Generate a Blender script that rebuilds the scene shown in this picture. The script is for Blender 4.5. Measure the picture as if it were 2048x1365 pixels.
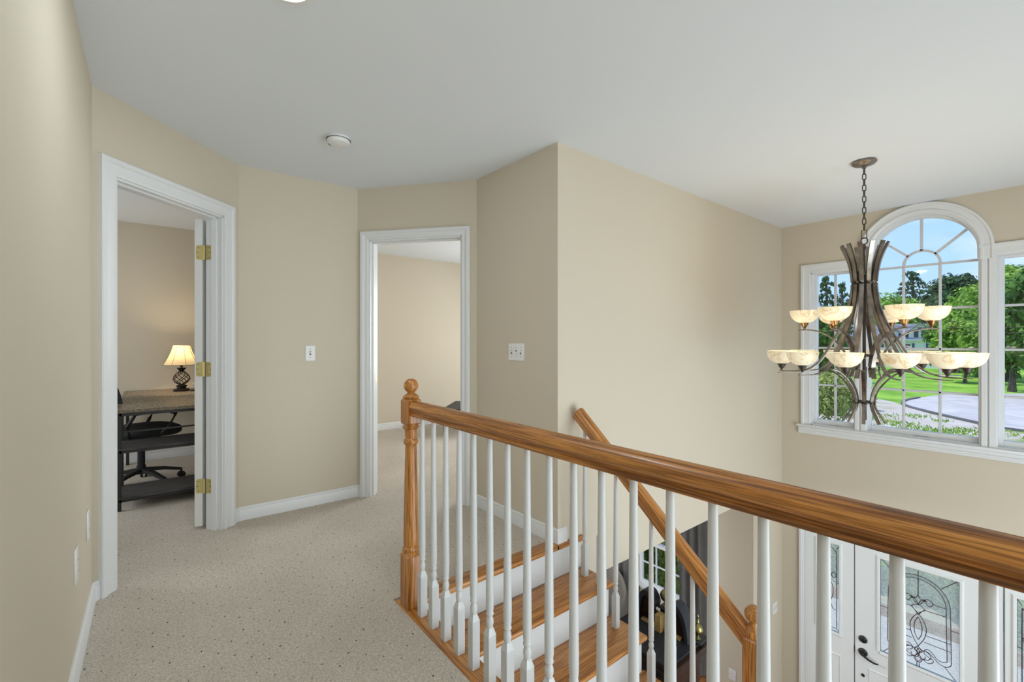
import bpy, bmesh, math, random
import numpy as np
from mathutils import Vector, Matrix
from math import sin, cos, pi, radians, sqrt, atan2

# ------------------------------------------------------------------ scene
for o in list(bpy.data.objects):
    bpy.data.objects.remove(o, do_unlink=True)
SC = bpy.context.scene
COL = SC.collection
random.seed(7)
RNG = np.random.default_rng(11)

# ------------------------------------------------------------------ camera, world, sun, lamps, exposure
FPX, CXP, HYP, EYE = 903.0, 1024.0, 682.0, 1.232
TH = radians(51.3)
cam = bpy.data.cameras.new('camera')
cam.sensor_width = 36.0
cam.lens = 36.0 * FPX / 2048.0
cam.clip_start = 0.05
cam.clip_end = 500
camo = bpy.data.objects.new('camera', cam)
COL.objects.link(camo)
camo.location = (0, 0, EYE)
camo.rotation_euler = (pi / 2, 0, TH)
SC.camera = camo

SC.view_settings.view_transform = 'Standard'
SC.view_settings.look = 'None'
SC.view_settings.exposure = 0.22
SC.view_settings.gamma = 1.0
SC.view_settings.use_curve_mapping = False
SC.cycles.use_denoising = True
SC.cycles.max_bounces = 12
SC.cycles.diffuse_bounces = 6
SC.cycles.transparent_max_bounces = 24
SC.cycles.sample_clamp_indirect = 8.0

world = bpy.data.worlds.new('sky')
SC.world = world
world.use_nodes = True
wn = world.node_tree
wn.nodes.clear()
w_out = wn.nodes.new('ShaderNodeOutputWorld')
w_bg = wn.nodes.new('ShaderNodeBackground')
w_tc = wn.nodes.new('ShaderNodeTexCoord')
w_sep = wn.nodes.new('ShaderNodeSeparateXYZ')
w_ramp = wn.nodes.new('ShaderNodeValToRGB')
w_map = wn.nodes.new('ShaderNodeMapping')
w_noise = wn.nodes.new('ShaderNodeTexNoise')
w_cr = wn.nodes.new('ShaderNodeValToRGB')
w_mix = wn.nodes.new('ShaderNodeMix')
w_mix.data_type = 'RGBA'
w_map.inputs['Scale'].default_value = (2.2, 2.2, 6.0)
w_noise.inputs['Scale'].default_value = 1.6
w_noise.inputs['Detail'].default_value = 6
w_ramp.color_ramp.elements[0].position = 0.0
w_ramp.color_ramp.elements[0].color = (0.48, 0.72, 1.0, 1)
w_ramp.color_ramp.elements[1].position = 0.55
w_ramp.color_ramp.elements[1].color = (0.17, 0.40, 0.95, 1)
w_cr.color_ramp.elements[0].position = 0.52
w_cr.color_ramp.elements[0].color = (0, 0, 0, 1)
w_cr.color_ramp.elements[1].position = 0.80
w_cr.color_ramp.elements[1].color = (0.85, 0.85, 0.85, 1)
wn.links.new(w_tc.outputs['Generated'], w_sep.inputs[0])
wn.links.new(w_sep.outputs['Z'], w_ramp.inputs[0])
wn.links.new(w_tc.outputs['Generated'], w_map.inputs[0])
wn.links.new(w_map.outputs[0], w_noise.inputs['Vector'])
wn.links.new(w_noise.outputs['Fac'], w_cr.inputs[0])
wn.links.new(w_cr.outputs[0], w_mix.inputs[0])
wn.links.new(w_ramp.outputs[0], w_mix.inputs[6])
w_mix.inputs[7].default_value = (0.95, 0.97, 1.0, 1)
wn.links.new(w_mix.outputs[2], w_bg.inputs[0])
w_bg.inputs[1].default_value = 1.08
wn.links.new(w_bg.outputs[0], w_out.inputs[0])


def lamp(name, kind, loc, energy, color=(1, 1, 1), size=1.0, sizey=None, aim=None, radius=None):
    l = bpy.data.lights.new(name, kind)
    l.energy = energy
    l.color = color
    if kind == 'AREA':
        l.shape = 'RECTANGLE' if sizey else 'DISK'
        l.size = size
        if sizey:
            l.size_y = sizey
    if radius is not None and kind == 'POINT':
        l.shadow_soft_size = radius
    o = bpy.data.objects.new(name, l)
    COL.objects.link(o)
    o.location = loc
    if aim is not None:
        o.rotation_euler = (Vector(aim)).to_track_quat('-Z', 'Y').to_euler()
    return o


sun = lamp('sun', 'SUN', (0, 0, 30), 2.8, (1.0, 0.95, 0.86), aim=(0.38, 0.17, -0.90))
sun.data.angle = radians(0.8)
# added fill lights outside the frame
lamp('foyer_fill', 'AREA', (1.66, 2.75, -0.40), 100, (0.82, 0.94, 1.0), 2.6, 2.6, aim=(-1, 0.22, -0.05))  # large soft fill added to brighten the foyer wall, no window there
lamp('foyer_low_fill', 'AREA', (0.9, 5.1, -1.6), 6, (0.86, 0.95, 1.0), 1.2, 1.6, aim=(-0.3, -1, 0.15))  # weak fill added low in the foyer, no window there
lamp('bedroom_fill', 'AREA', (-4.35, 5.0, 1.4), 72, (0.90, 0.96, 1.0), 1.6, 1.4, aim=(0.30, -1, -0.22))  # fill added in place of an unseen bedroom window, aimed at the doorway
lamp('office_fill', 'AREA', (-4.8, -1.85, 1.4), 22, (0.90, 0.96, 1.0), 1.2, 1.2, aim=(0, 1, -0.1))  # fill added in place of an unseen office window
lamp('hall_end_fill', 'AREA', (2.93, 0.36, 1.45), 44, (0.84, 0.95, 1.0), 1.0, 1.5, aim=(-1, 0, -0.03))  # fill added to brighten the hall walls; the end wall has no window
lamp('living_fill', 'AREA', (-3.7, 2.9, -0.34), 95, (0.95, 0.98, 1.0), 1.8, 1.2, aim=(0.05, 0.45, -1))  # fill added below the ceiling to lighten the living room, no fixture
# recessed can of the hall ceiling, its near edge just at the top of the frame
CANS = [(-1.665, 0.354)]
CAN_W = [6]

# ------------------------------------------------------------------ helpers


def S(r, g, b):
    def f(c):
        c /= 255.0
        return c / 12.92 if c <= 0.04045 else ((c + 0.055) / 1.055) ** 2.4
    return (f(r), f(g), f(b))


ORG = {}


class MB:
    def __init__(self):
        self.bm = bmesh.new()

    def _tf(self, vs, M):
        if M is not None:
            for v in vs:
                v.co = M @ v.co

    def poly_prism(self, pts, z0, z1, M=None):
        bm = self.bm
        a = [bm.verts.new((x, y, z0)) for x, y in pts]
        b = [bm.verts.new((x, y, z1)) for x, y in pts]
        n = len(pts)
        bm.faces.new(a[::-1])
        bm.faces.new(b)
        for i in range(n):
            bm.faces.new((a[i], a[(i + 1) % n], b[(i + 1) % n], b[i]))
        self._tf(a + b, M)
        return self

    def box(self, x0, x1, y0, y1, z0, z1, bev=0.0, M=None, seg=1):
        bm = self.bm
        v = [bm.verts.new((x, y, z)) for z in (z0, z1) for x, y in ((x0, y0), (x1, y0), (x1, y1), (x0, y1))]
        fs = [(3, 2, 1, 0), (4, 5, 6, 7), (0, 1, 5, 4), (1, 2, 6, 5), (2, 3, 7, 6), (3, 0, 4, 7)]
        faces = [bm.faces.new([v[i] for i in f]) for f in fs]
        if bev > 0:
            edges = list({e for f in faces for e in f.edges})
            r = bmesh.ops.bevel(bm, geom=edges, offset=bev, segments=seg, affect='EDGES', profile=0.5)
            vs = list({q for f in r['faces'] for q in f.verts} | {q for q in v if q.is_valid})
            allv = set(vs)
            for f in faces:
                if f.is_valid:
                    allv |= set(f.verts)
            self._tf(list(allv), M)
        else:
            self._tf(v, M)
        return self

    def lathe(self, prof, n=24, c=(0, 0, 0), M=None, cap=True):
        bm = self.bm
        rings = []
        vs = []
        for r, z in prof:
            if r < 1e-6:
                q = bm.verts.new((c[0], c[1], c[2] + z))
                rings.append([q])
                vs.append(q)
            else:
                ring = [bm.verts.new((c[0] + r * cos(2 * pi * k / n), c[1] + r * sin(2 * pi * k / n), c[2] + z)) for k in range(n)]
                rings.append(ring)
                vs += ring
        for A, B in zip(rings[:-1], rings[1:]):
            for k in range(n):
                k2 = (k + 1) % n
                if len(A) == 1 and len(B) == 1:
                    continue
                if len(A) == 1:
                    bm.faces.new((A[0], B[k2], B[k]))
                elif len(B) == 1:
                    bm.faces.new((A[k], A[k2], B[0]))
                else:
                    bm.faces.new((A[k], A[k2], B[k2], B[k]))
        if cap:
            if len(rings[0]) > 1:
                bm.faces.new(rings[0][::-1])
            if len(rings[-1]) > 1:
                bm.faces.new(rings[-1])
        self._tf(vs, M)
        return self

    def sweep(self, path, sec, up=(0, 0, 1), closed=False, scales=None, M=None):
        """sec: list of (side, up) offsets, closed polygon; path: 3-D points."""
        bm = self.bm
        P = [Vector(p) for p in path]
        up = Vector(up)
        n = len(P)
        rings = []
        vs = []
        for i in range(n):
            if closed:
                t = (P[(i + 1) % n] - P[i - 1]).normalized()
            elif i == 0:
                t = (P[1] - P[0]).normalized()
            elif i == n - 1:
                t = (P[-1] - P[-2]).normalized()
            else:
                t = ((P[i + 1] - P[i]).normalized() + (P[i] - P[i - 1]).normalized()).normalized()
            s = t.cross(up)
            if s.length < 1e-5:
                s = t.cross(Vector((1, 0, 0)))
            s.normalize()
            w = s.cross(t).normalized()
            k = scales[i] if scales else 1.0
            ring = [bm.verts.new(P[i] + s * (a * k) + w * (b * k)) for a, b in sec]
            rings.append(ring)
            vs += ring
        m = len(sec)
        rng = range(n) if closed else range(n - 1)
        for i in rng:
            A, B = rings[i], rings[(i + 1) % n]
            for k in range(m):
                bm.faces.new((A[k], A[(k + 1) % m], B[(k + 1) % m], B[k]))
        if not closed:
            bm.faces.new(rings[0][::-1])
            bm.faces.new(rings[-1])
        self._tf(vs, M)
        return self

    def tube(self, path, r, n=8, closed=False, M=None, scales=None, up=(0, 0, 1)):
        return self.sweep(path, [(r * cos(2 * pi * k / n), r * sin(2 * pi * k / n)) for k in range(n)], up=up, closed=closed, M=M, scales=scales)

    def frame_run(self, path, prof, P, u, n, up=(0, 0, 1)):
        """path (s,z) inner edge on a wall plane, profile (outward, depth), mitred; outward is to the left of travel."""
        bm = self.bm
        P = Vector(P); u = Vector(u); n = Vector(n); up = Vector(up)
        K = len(path)
        rings = []
        for i in range(K):
            a = Vector(path[i])
            dirs = []
            if i > 0:
                d = (a - Vector(path[i - 1])).normalized(); dirs.append(Vector((-d.y, d.x)))
            if i < K - 1:
                d = (Vector(path[i + 1]) - a).normalized(); dirs.append(Vector((-d.y, d.x)))
            if len(dirs) == 2:
                m = (dirs[0] + dirs[1])
                m.normalize()
                m /= max(0.2, m.dot(dirs[0]))
            else:
                m = dirs[0]
            ring = []
            for o, d in prof:
                q = a + m * o
                ring.append(bm.verts.new(P + u * q.x + up * q.y + n * d))
            rings.append(ring)
        m = len(prof)
        for A, B in zip(rings[:-1], rings[1:]):
            for k in range(m):
                bm.faces.new((A[k], A[(k + 1) % m], B[(k + 1) % m], B[k]))
        bm.faces.new(rings[0][::-1]); bm.faces.new(rings[-1])
        return self

    def raw(self, verts, faces):
        vs = [self.bm.verts.new(v) for v in verts]
        for f in faces:
            self.bm.faces.new([vs[i] for i in f])
        return self

    def build(self, name, mat, parent=None, loc=None, rot=None, smooth=35, origin=None, local=False):
        """verts are in world space unless local; the object is linked under parent."""
        bm = self.bm
        bmesh.ops.recalc_face_normals(bm, faces=bm.faces[:])
        if parent is not None:
            base = Vector(ORG.get(parent.name, (0, 0, 0)))
        elif origin is not None:
            base = Vector(origin)
        else:
            xs = [v.co for v in bm.verts]
            base = Vector(((min(v.x for v in xs) + max(v.x for v in xs)) / 2, (min(v.y for v in xs) + max(v.y for v in xs)) / 2, min(v.z for v in xs)))
        if not local:
            for v in bm.verts:
                v.co -= base
        me = bpy.data.meshes.new(name)
        bm.to_mesh(me)
        bm.free()
        me.materials.append(mat)
        if smooth:
            for p in me.polygons:
                p.use_smooth = True
            me.set_sharp_from_angle(angle=radians(smooth))
        o = bpy.data.objects.new(name, me)
        COL.objects.link(o)
        if parent is not None:
            o.parent = parent
            ORG[o.name] = tuple(base)
            if loc is not None:
                o.location = Vector(loc) - base if not local else Vector(loc)
        else:
            o.location = base if loc is None else loc
            ORG[o.name] = tuple(o.location)
        if rot is not None:
            o.rotation_euler = rot
        return o


def inst(src, parent, loc):
    o = src.copy()
    COL.objects.link(o)
    o.parent = parent
    o.location = loc
    ORG[o.name] = ORG.get(parent.name, (0, 0, 0))
    return o


def tag(o, label, cat, group=None, kind=None):
    o['label'] = label
    o['category'] = cat
    if group:
        o['group'] = group
    if kind:
        o['kind'] = kind
    return o


def thing(name, label, cat, loc, group=None, kind=None):
    o = bpy.data.objects.new(name, None)
    COL.objects.link(o)
    o.empty_display_size = 0.05
    o.location = loc
    ORG[o.name] = tuple(loc)
    return tag(o, label, cat, group, kind)


def struct(o, label, cat):
    return tag(o, label, cat, kind='structure')


# ------------------------------------------------------------------ materials


def mat_base(name):
    m = bpy.data.materials.new(name)
    m.use_nodes = True
    nt = m.node_tree
    b = nt.nodes['Principled BSDF']
    return m, nt, b


def flat(name, col, rough=0.5, metal=0.0, spec=0.5, coat=0.0, bump=0.0, bscale=200.0, var=0.0, vscale=5.0, emit=None, estr=0.0):
    m, nt, b = mat_base(name)
    b.inputs['Base Color'].default_value = (*col, 1)
    b.inputs['Roughness'].default_value = rough
    b.inputs['Metallic'].default_value = metal
    b.inputs['Specular IOR Level'].default_value = spec
    b.inputs['Coat Weight'].default_value = coat
    if emit:
        b.inputs['Emission Color'].default_value = (*emit, 1)
        b.inputs['Emission Strength'].default_value = estr
    tc = nt.nodes.new('ShaderNodeTexCoord')
    if var > 0:
        n = nt.nodes.new('ShaderNodeTexNoise')
        n.inputs['Scale'].default_value = vscale
        n.inputs['Detail'].default_value = 4
        r = nt.nodes.new('ShaderNodeValToRGB')
        r.color_ramp.elements[0].position = 0.3
        r.color_ramp.elements[1].position = 0.7
        r.color_ramp.elements[0].color = (*[c * (1 - var) for c in col], 1)
        r.color_ramp.elements[1].color = (*[min(1, c * (1 + var)) for c in col], 1)
        nt.links.new(tc.outputs['Object'], n.inputs['Vector'])
        nt.links.new(n.outputs['Fac'], r.inputs[0])
        nt.links.new(r.outputs[0], b.inputs['Base Color'])
    if bump > 0:
        n2 = nt.nodes.new('ShaderNodeTexNoise')
        n2.inputs['Scale'].default_value = bscale
        n2.inputs['Detail'].default_value = 3
        bp = nt.nodes.new('ShaderNodeBump')
        bp.inputs['Strength'].default_value = bump
        bp.inputs['Distance'].default_value = 0.002
        nt.links.new(tc.outputs['Object'], n2.inputs['Vector'])
        nt.links.new(n2.outputs['Fac'], bp.inputs['Height'])
        nt.links.new(bp.outputs[0], b.inputs['Normal'])
    return m


def oak(name, axis, dark=S(122, 74, 28), mid=S(190, 124, 54), light=S(220, 158, 84), rough=0.4):
    m, nt, b = mat_base(name)
    tc = nt.nodes.new('ShaderNodeTexCoord')
    mp = nt.nodes.new('ShaderNodeMapping')
    sc = [34.0, 34.0, 34.0]
    sc[axis] = 1.6
    mp.inputs['Scale'].default_value = sc
    n1 = nt.nodes.new('ShaderNodeTexNoise')
    n1.inputs['Scale'].default_value = 1.0
    n1.inputs['Detail'].default_value = 5
    n1.inputs['Roughness'].default_value = 0.6
    n1.inputs['Distortion'].default_value = 0.8
    r1 = nt.nodes.new('ShaderNodeValToRGB')
    e = r1.color_ramp.elements
    e[0].position = 0.28; e[0].color = (*dark, 1)
    e[1].position = 0.70; e[1].color = (*light, 1)
    k = e.new(0.45); k.color = (*mid, 1)
    # fine dark pores
    mp2 = nt.nodes.new('ShaderNodeMapping')
    sc2 = [260.0, 260.0, 260.0]
    sc2[axis] = 6.0
    mp2.inputs['Scale'].default_value = sc2
    n2 = nt.nodes.new('ShaderNodeTexNoise')
    n2.inputs['Scale'].default_value = 1.0
    n2.inputs['Detail'].default_value = 2
    r2 = nt.nodes.new('ShaderNodeValToRGB')
    r2.color_ramp.elements[0].position = 0.40; r2.color_ramp.elements[0].color = (0.36, 0.29, 0.22, 1)
    r2.color_ramp.elements[1].position = 0.57; r2.color_ramp.elements[1].color = (1, 1, 1, 1)
    mx = nt.nodes.new('ShaderNodeMix')
    mx.data_type = 'RGBA'; mx.blend_type = 'MULTIPLY'
    mx.inputs[0].default_value = 0.8
    nt.links.new(tc.outputs['Object'], mp.inputs[0]); nt.links.new(mp.outputs[0], n1.inputs['Vector'])
    nt.links.new(tc.outputs['Object'], mp2.inputs[0]); nt.links.new(mp2.outputs[0], n2.inputs['Vector'])
    nt.links.new(n1.outputs['Fac'], r1.inputs[0]); nt.links.new(n2.outputs['Fac'], r2.inputs[0])
    nt.links.new(r1.outputs[0], mx.inputs[6]); nt.links.new(r2.outputs[0], mx.inputs[7])
    nt.links.new(mx.outputs[2], b.inputs['Base Color'])
    b.inputs['Roughness'].default_value = rough
    b.inputs['Coat Weight'].default_value = 0.35
    b.inputs['Coat Roughness'].default_value = 0.22
    return m


def carpet_mat(name):
    m, nt, b = mat_base(name)
    N = nt.nodes; L = nt.links
    tc = N.new('ShaderNodeTexCoord')
    sep = N.new('ShaderNodeSeparateXYZ')
    L.new(tc.outputs['Object'], sep.inputs[0])

    def mth(op, a=None, b_=None, va=0.0, vb=0.0):
        q = N.new('ShaderNodeMath'); q.operation = op
        q.inputs[0].default_value = va; q.inputs[1].default_value = vb
        if a is not None: L.new(a, q.inputs[0])
        if b_ is not None: L.new(b_, q.inputs[1])
        return q.outputs[0]
    i = mth('MULTIPLY', sep.outputs['X'], None, vb=1 / 0.053)
    j = mth('MULTIPLY', sep.outputs['Y'], None, vb=1 / 0.0502)
    i = mth('ADD', i, None, vb=0.87)
    j = mth('ADD', j, None, vb=0.84)
    p = mth('MULTIPLY', mth('ADD', i, j), None, vb=0.5)
    q = mth('MULTIPLY', mth('SUBTRACT', i, j), None, vb=0.5)

    def frac0(x):  # distance to nearest integer
        f = mth('FRACT', mth('ADD', x, None, vb=0.5))
        return mth('ABSOLUTE', mth('SUBTRACT', f, None, vb=0.5))
    dp, dq = frac0(p), frac0(q)
    d = mth('SQRT', mth('ADD', mth('MULTIPLY', dp, dp), mth('MULTIPLY', dq, dq)))
    dot = mth('LESS_THAN', d, None, vb=0.050)
    # some pin dots are fainter
    nz = N.new('ShaderNodeTexNoise'); nz.inputs['Scale'].default_value = 14
    L.new(tc.outputs['Object'], nz.inputs['Vector'])
    rz = N.new('ShaderNodeValToRGB')
    rz.color_ramp.elements[0].position = 0.40; rz.color_ramp.elements[0].color = (0.25, 0.25, 0.25, 1)
    rz.color_ramp.elements[1].position = 0.60; rz.color_ramp.elements[1].color = (1, 1, 1, 1)
    L.new(nz.outputs['Fac'], rz.inputs[0])
    dotf = mth('MULTIPLY', dot, rz.outputs[0])
    # loop pile: fine cells
    vo = N.new('ShaderNodeTexVoronoi'); vo.inputs['Scale'].default_value = 210
    L.new(tc.outputs['Object'], vo.inputs['Vector'])
    n2 = N.new('ShaderNodeTexNoise'); n2.inputs['Scale'].default_value = 90; n2.inputs['Detail'].default_value = 3
    L.new(tc.outputs['Object'], n2.inputs['Vector'])
    r1 = N.new('ShaderNodeValToRGB')
    r1.color_ramp.elements[0].position = 0.05; r1.color_ramp.elements[0].color = (*S(224, 216, 206), 1)
    r1.color_ramp.elements[1].position = 0.75; r1.color_ramp.elements[1].color = (*S(188, 179, 167), 1)
    L.new(vo.outputs['Distance'], r1.inputs[0])
    r2 = N.new('ShaderNodeValToRGB')
    r2.color_ramp.elements[0].position = 0.35; r2.color_ramp.elements[0].color = (0.88, 0.875, 0.87, 1)
    r2.color_ramp.elements[1].position = 0.65; r2.color_ramp.elements[1].color = (1.08, 1.07, 1.06, 1)
    L.new(n2.outputs['Fac'], r2.inputs[0])
    n3 = N.new('ShaderNodeTexNoise'); n3.inputs['Scale'].default_value = 2.2; n3.inputs['Detail'].default_value = 3
    L.new(tc.outputs['Object'], n3.inputs['Vector'])
    r3 = N.new('ShaderNodeValToRGB')
    r3.color_ramp.elements[0].position = 0.3; r3.color_ramp.elements[0].color = (0.92, 0.91, 0.90, 1)
    r3.color_ramp.elements[1].position = 0.7; r3.color_ramp.elements[1].color = (1.04, 1.04, 1.04, 1)
    L.new(n3.outputs['Fac'], r3.inputs[0])
    m1 = N.new('ShaderNodeMix'); m1.data_type = 'RGBA'; m1.blend_type = 'MULTIPLY'; m1.inputs[0].default_value = 1
    m2 = N.new('ShaderNodeMix'); m2.data_type = 'RGBA'; m2.blend_type = 'MULTIPLY'; m2.inputs[0].default_value = 1
    m3 = N.new('ShaderNodeMix'); m3.data_type = 'RGBA'
    L.new(r1.outputs[0], m1.inputs[6]); L.new(r2.outputs[0], m1.inputs[7])
    L.new(m1.outputs[2], m2.inputs[6]); L.new(r3.outputs[0], m2.inputs[7])
    L.new(dotf, m3.inputs[0]); L.new(m2.outputs[2], m3.inputs[6])
    m3.inputs[7].default_value = (*S(62, 48, 42), 1)
    L.new(m3.outputs[2], b.inputs['Base Color'])
    b.inputs['Roughness'].default_value = 0.95
    b.inputs['Specular IOR Level'].default_value = 0.1
    bp = N.new('ShaderNodeBump'); bp.inputs['Strength'].default_value = 0.6; bp.inputs['Distance'].default_value = 0.003
    L.new(vo.outputs['Distance'], bp.inputs['Height']); bp.invert = True
    L.new(bp.outputs[0], b.inputs['Normal'])
    return m


def ramp_noise(name, stops, scale, detail=5, rough=0.9, stretch=None, bump=0.0, distort=0.0):
    m, nt, b = mat_base(name)
    tc = nt.nodes.new('ShaderNodeTexCoord')
    n = nt.nodes.new('ShaderNodeTexNoise')
    n.inputs['Scale'].default_value = scale
    n.inputs['Detail'].default_value = detail
    n.inputs['Distortion'].default_value = distort
    src = tc.outputs['Object']
    if stretch:
        mp = nt.nodes.new('ShaderNodeMapping')
        mp.inputs['Scale'].default_value = stretch
        nt.links.new(src, mp.inputs[0]); src = mp.outputs[0]
    nt.links.new(src, n.inputs['Vector'])
    r = nt.nodes.new('ShaderNodeValToRGB')
    e = r.color_ramp.elements
    e[0].position, e[0].color = stops[0][0], (*stops[0][1], 1)
    e[1].position, e[1].color = stops[-1][0], (*stops[-1][1], 1)
    for p, c in stops[1:-1]:
        k = e.new(p); k.color = (*c, 1)
    nt.links.new(n.outputs['Fac'], r.inputs[0])
    nt.links.new(r.outputs[0], b.inputs['Base Color'])
    b.inputs['Roughness'].default_value = rough
    b.inputs['Specular IOR Level'].default_value = 0.2
    if bump:
        bp = nt.nodes.new('ShaderNodeBump'); bp.inputs['Strength'].default_value = bump
        nt.links.new(n.outputs['Fac'], bp.inputs['Height']); nt.links.new(bp.outputs[0], b.inputs['Normal'])
    return m


def glass_mat(name, tint=(1, 1, 1), haze=0.0, hazecol=(0.9, 0.95, 0.9)):
    m = bpy.data.materials.new(name); m.use_nodes = True
    nt = m.node_tree; nt.nodes.clear()
    out = nt.nodes.new('ShaderNodeOutputMaterial')
    tr = nt.nodes.new('ShaderNodeBsdfTransparent'); tr.inputs[0].default_value = (*tint, 1)
    gl = nt.nodes.new('ShaderNodeBsdfGlossy'); gl.inputs['Roughness'].default_value = 0.03
    fr = nt.nodes.new('ShaderNodeFresnel'); fr.inputs[0].default_value = 1.45
    mul = nt.nodes.new('ShaderNodeMath'); mul.operation = 'MULTIPLY'; mul.inputs[1].default_value = 0.7
    mx = nt.nodes.new('ShaderNodeMixShader')
    nt.links.new(fr.outputs[0], mul.inputs[0]); nt.links.new(mul.outputs[0], mx.inputs[0])
    first = tr
    if haze > 0:
        tl = nt.nodes.new('ShaderNodeBsdfTranslucent'); tl.inputs[0].default_value = (*hazecol, 1)
        df = nt.nodes.new('ShaderNodeBsdfDiffuse'); df.inputs[0].default_value = (*hazecol, 1)
        m0 = nt.nodes.new('ShaderNodeMixShader'); m0.inputs[0].default_value = 0.35
        nt.links.new(tl.outputs[0], m0.inputs[1]); nt.links.new(df.outputs[0], m0.inputs[2])
        m1 = nt.nodes.new('ShaderNodeMixShader')
        n = nt.nodes.new('ShaderNodeTexNoise'); n.inputs['Scale'].default_value = 60
        tc = nt.nodes.new('ShaderNodeTexCoord')
        mr = nt.nodes.new('ShaderNodeMapRange')
        mr.inputs[1].default_value = 0.3; mr.inputs[2].default_value = 0.7
        mr.inputs[3].default_value = haze - 0.12; mr.inputs[4].default_value = haze + 0.12
        nt.links.new(tc.outputs['Object'], n.inputs['Vector']); nt.links.new(n.outputs['Fac'], mr.inputs[0])
        nt.links.new(mr.outputs[0], m1.inputs[0])
        nt.links.new(tr.outputs[0], m1.inputs[1]); nt.links.new(m0.outputs[0], m1.inputs[2])
        first = m1
    nt.links.new(first.outputs[0], mx.inputs[1]); nt.links.new(gl.outputs[0], mx.inputs[2])
    nt.links.new(mx.outputs[0], out.inputs[0])
    return m


def leaf_mat(name, a, b_, scale=0.9):
    m, nt, b = mat_base(name)
    tc = nt.nodes.new('ShaderNodeTexCoord')
    n = nt.nodes.new('ShaderNodeTexNoise'); n.inputs['Scale'].default_value = scale; n.inputs['Detail'].default_value = 6
    r = nt.nodes.new('ShaderNodeValToRGB')
    r.color_ramp.elements[0].position = 0.32; r.color_ramp.elements[0].color = (*a, 1)
    r.color_ramp.elements[1].position = 0.68; r.color_ramp.elements[1].color = (*b_, 1)
    nt.links.new(tc.outputs['Object'], n.inputs['Vector']); nt.links.new(n.outputs['Fac'], r.inputs[0])
    tl = nt.nodes.new('ShaderNodeBsdfTranslucent'); mx = nt.nodes.new('ShaderNodeMixShader'); mx.inputs[0].default_value = 0.35
    nt.links.new(r.outputs[0], b.inputs['Base Color']); nt.links.new(r.outputs[0], tl.inputs[0])
    b.inputs['Roughness'].default_value = 0.6; b.inputs['Specular IOR Level'].default_value = 0.2
    out = nt.nodes['Material Output']
    nt.links.new(b.outputs[0], mx.inputs[1]); nt.links.new(tl.outputs[0], mx.inputs[2]); nt.links.new(mx.outputs[0], out.inputs[0])
    return m


def alabaster(name):
    m, nt, b = mat_base(name)
    tc = nt.nodes.new('ShaderNodeTexCoord')
    n = nt.nodes.new('ShaderNodeTexNoise'); n.inputs['Scale'].default_value = 9; n.inputs['Detail'].default_value = 3; n.inputs['Distortion'].default_value = 1.4
    ab = nt.nodes.new('ShaderNodeMath'); ab.operation = 'SUBTRACT'; ab.inputs[1].default_value = 0.5
    ab2 = nt.nodes.new('ShaderNodeMath'); ab2.operation = 'ABSOLUTE'
    r = nt.nodes.new('ShaderNodeValToRGB')
    e = r.color_ramp.elements
    e[0].position = 0.0; e[0].color = (*S(218, 190, 146), 1)
    e[1].position = 0.06; e[1].color = (*S(246, 234, 206), 1)
    k = e.new(0.02); k.color = (*S(238, 220, 186), 1)
    nt.links.new(tc.outputs['Object'], n.inputs['Vector']); nt.links.new(n.outputs['Fac'], ab.inputs[0])
    nt.links.new(ab.outputs[0], ab2.inputs[0]); nt.links.new(ab2.outputs[0], r.inputs[0])
    nt.links.new(r.outputs[0], b.inputs['Base Color'])
    nt.links.new(r.outputs[0], b.inputs['Emission Color'])
    b.inputs['Emission Strength'].default_value = 0.20
    b.inputs['Roughness'].default_value = 0.35
    return m


M_WALL = flat('beige_wall_paint', (0.615, 0.550, 0.445), 0.75, spec=0.2, bump=0.12, bscale=160)
M_CEIL = flat('ceiling_paint', (0.735, 0.770, 0.810), 0.9, spec=0.1, bump=0.1, bscale=120)
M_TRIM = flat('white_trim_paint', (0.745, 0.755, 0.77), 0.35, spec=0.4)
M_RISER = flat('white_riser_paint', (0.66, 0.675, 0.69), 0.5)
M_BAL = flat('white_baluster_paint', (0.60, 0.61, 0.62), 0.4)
M_CARPET = carpet_mat('pin_dot_carpet')
M_OAKX = oak('honey_oak_x', 0)
M_OAKY = oak('honey_oak_y', 1)
M_OAKZ = oak('honey_oak_z', 2)
M_FLOORW = oak('oak_floor', 1, S(96, 58, 26), S(150, 94, 46), S(176, 118, 64), 0.3)
M_DOOR = flat('white_door_paint', (0.77, 0.80, 0.81), 0.4)
M_DOOREDGE = flat('door_edge_paint', (0.78, 0.78, 0.77), 0.45)
M_BRASS = flat('brass', S(226, 212, 150), 0.42, 0.75)
M_BLACKMETAL = flat('black_metal', (0.012, 0.012, 0.013), 0.45)
M_SCREW = flat('dark_screw', (0.03, 0.03, 0.03), 0.5)
M_PLATE = flat('white_plastic', (0.78, 0.78, 0.78), 0.35)
M_SLOT = flat('grey_slot', (0.12, 0.12, 0.12), 0.6)
M_PEWTER = flat('brushed_pewter', S(142, 135, 128), 0.32, 1.0, var=0.4, vscale=14)
M_DKPEWTER = flat('dark_pewter', S(92, 86, 82), 0.4, 0.9)
M_ANTBRASS = flat('antique_bronze', S(150, 120, 84), 0.3, 1.0)
M_ALAB = alabaster('alabaster_glass')
M_GLASS = glass_mat('clear_glass')
M_TEXGLASS = glass_mat('textured_glass', haze=0.40, hazecol=(0.95, 1.0, 0.88))
M_BEVGLASS = glass_mat('bevelled_glass', haze=0.16)
M_CAME = flat('copper_came', S(84, 50, 40), 0.4, 0.7)
M_DESK = ramp_noise('grey_oak_laminate', [(0.3, S(84, 76, 66)), (0.5, S(126, 114, 98)), (0.7, S(150, 138, 120))], 3, stretch=(2, 30, 30), rough=0.4)
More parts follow.
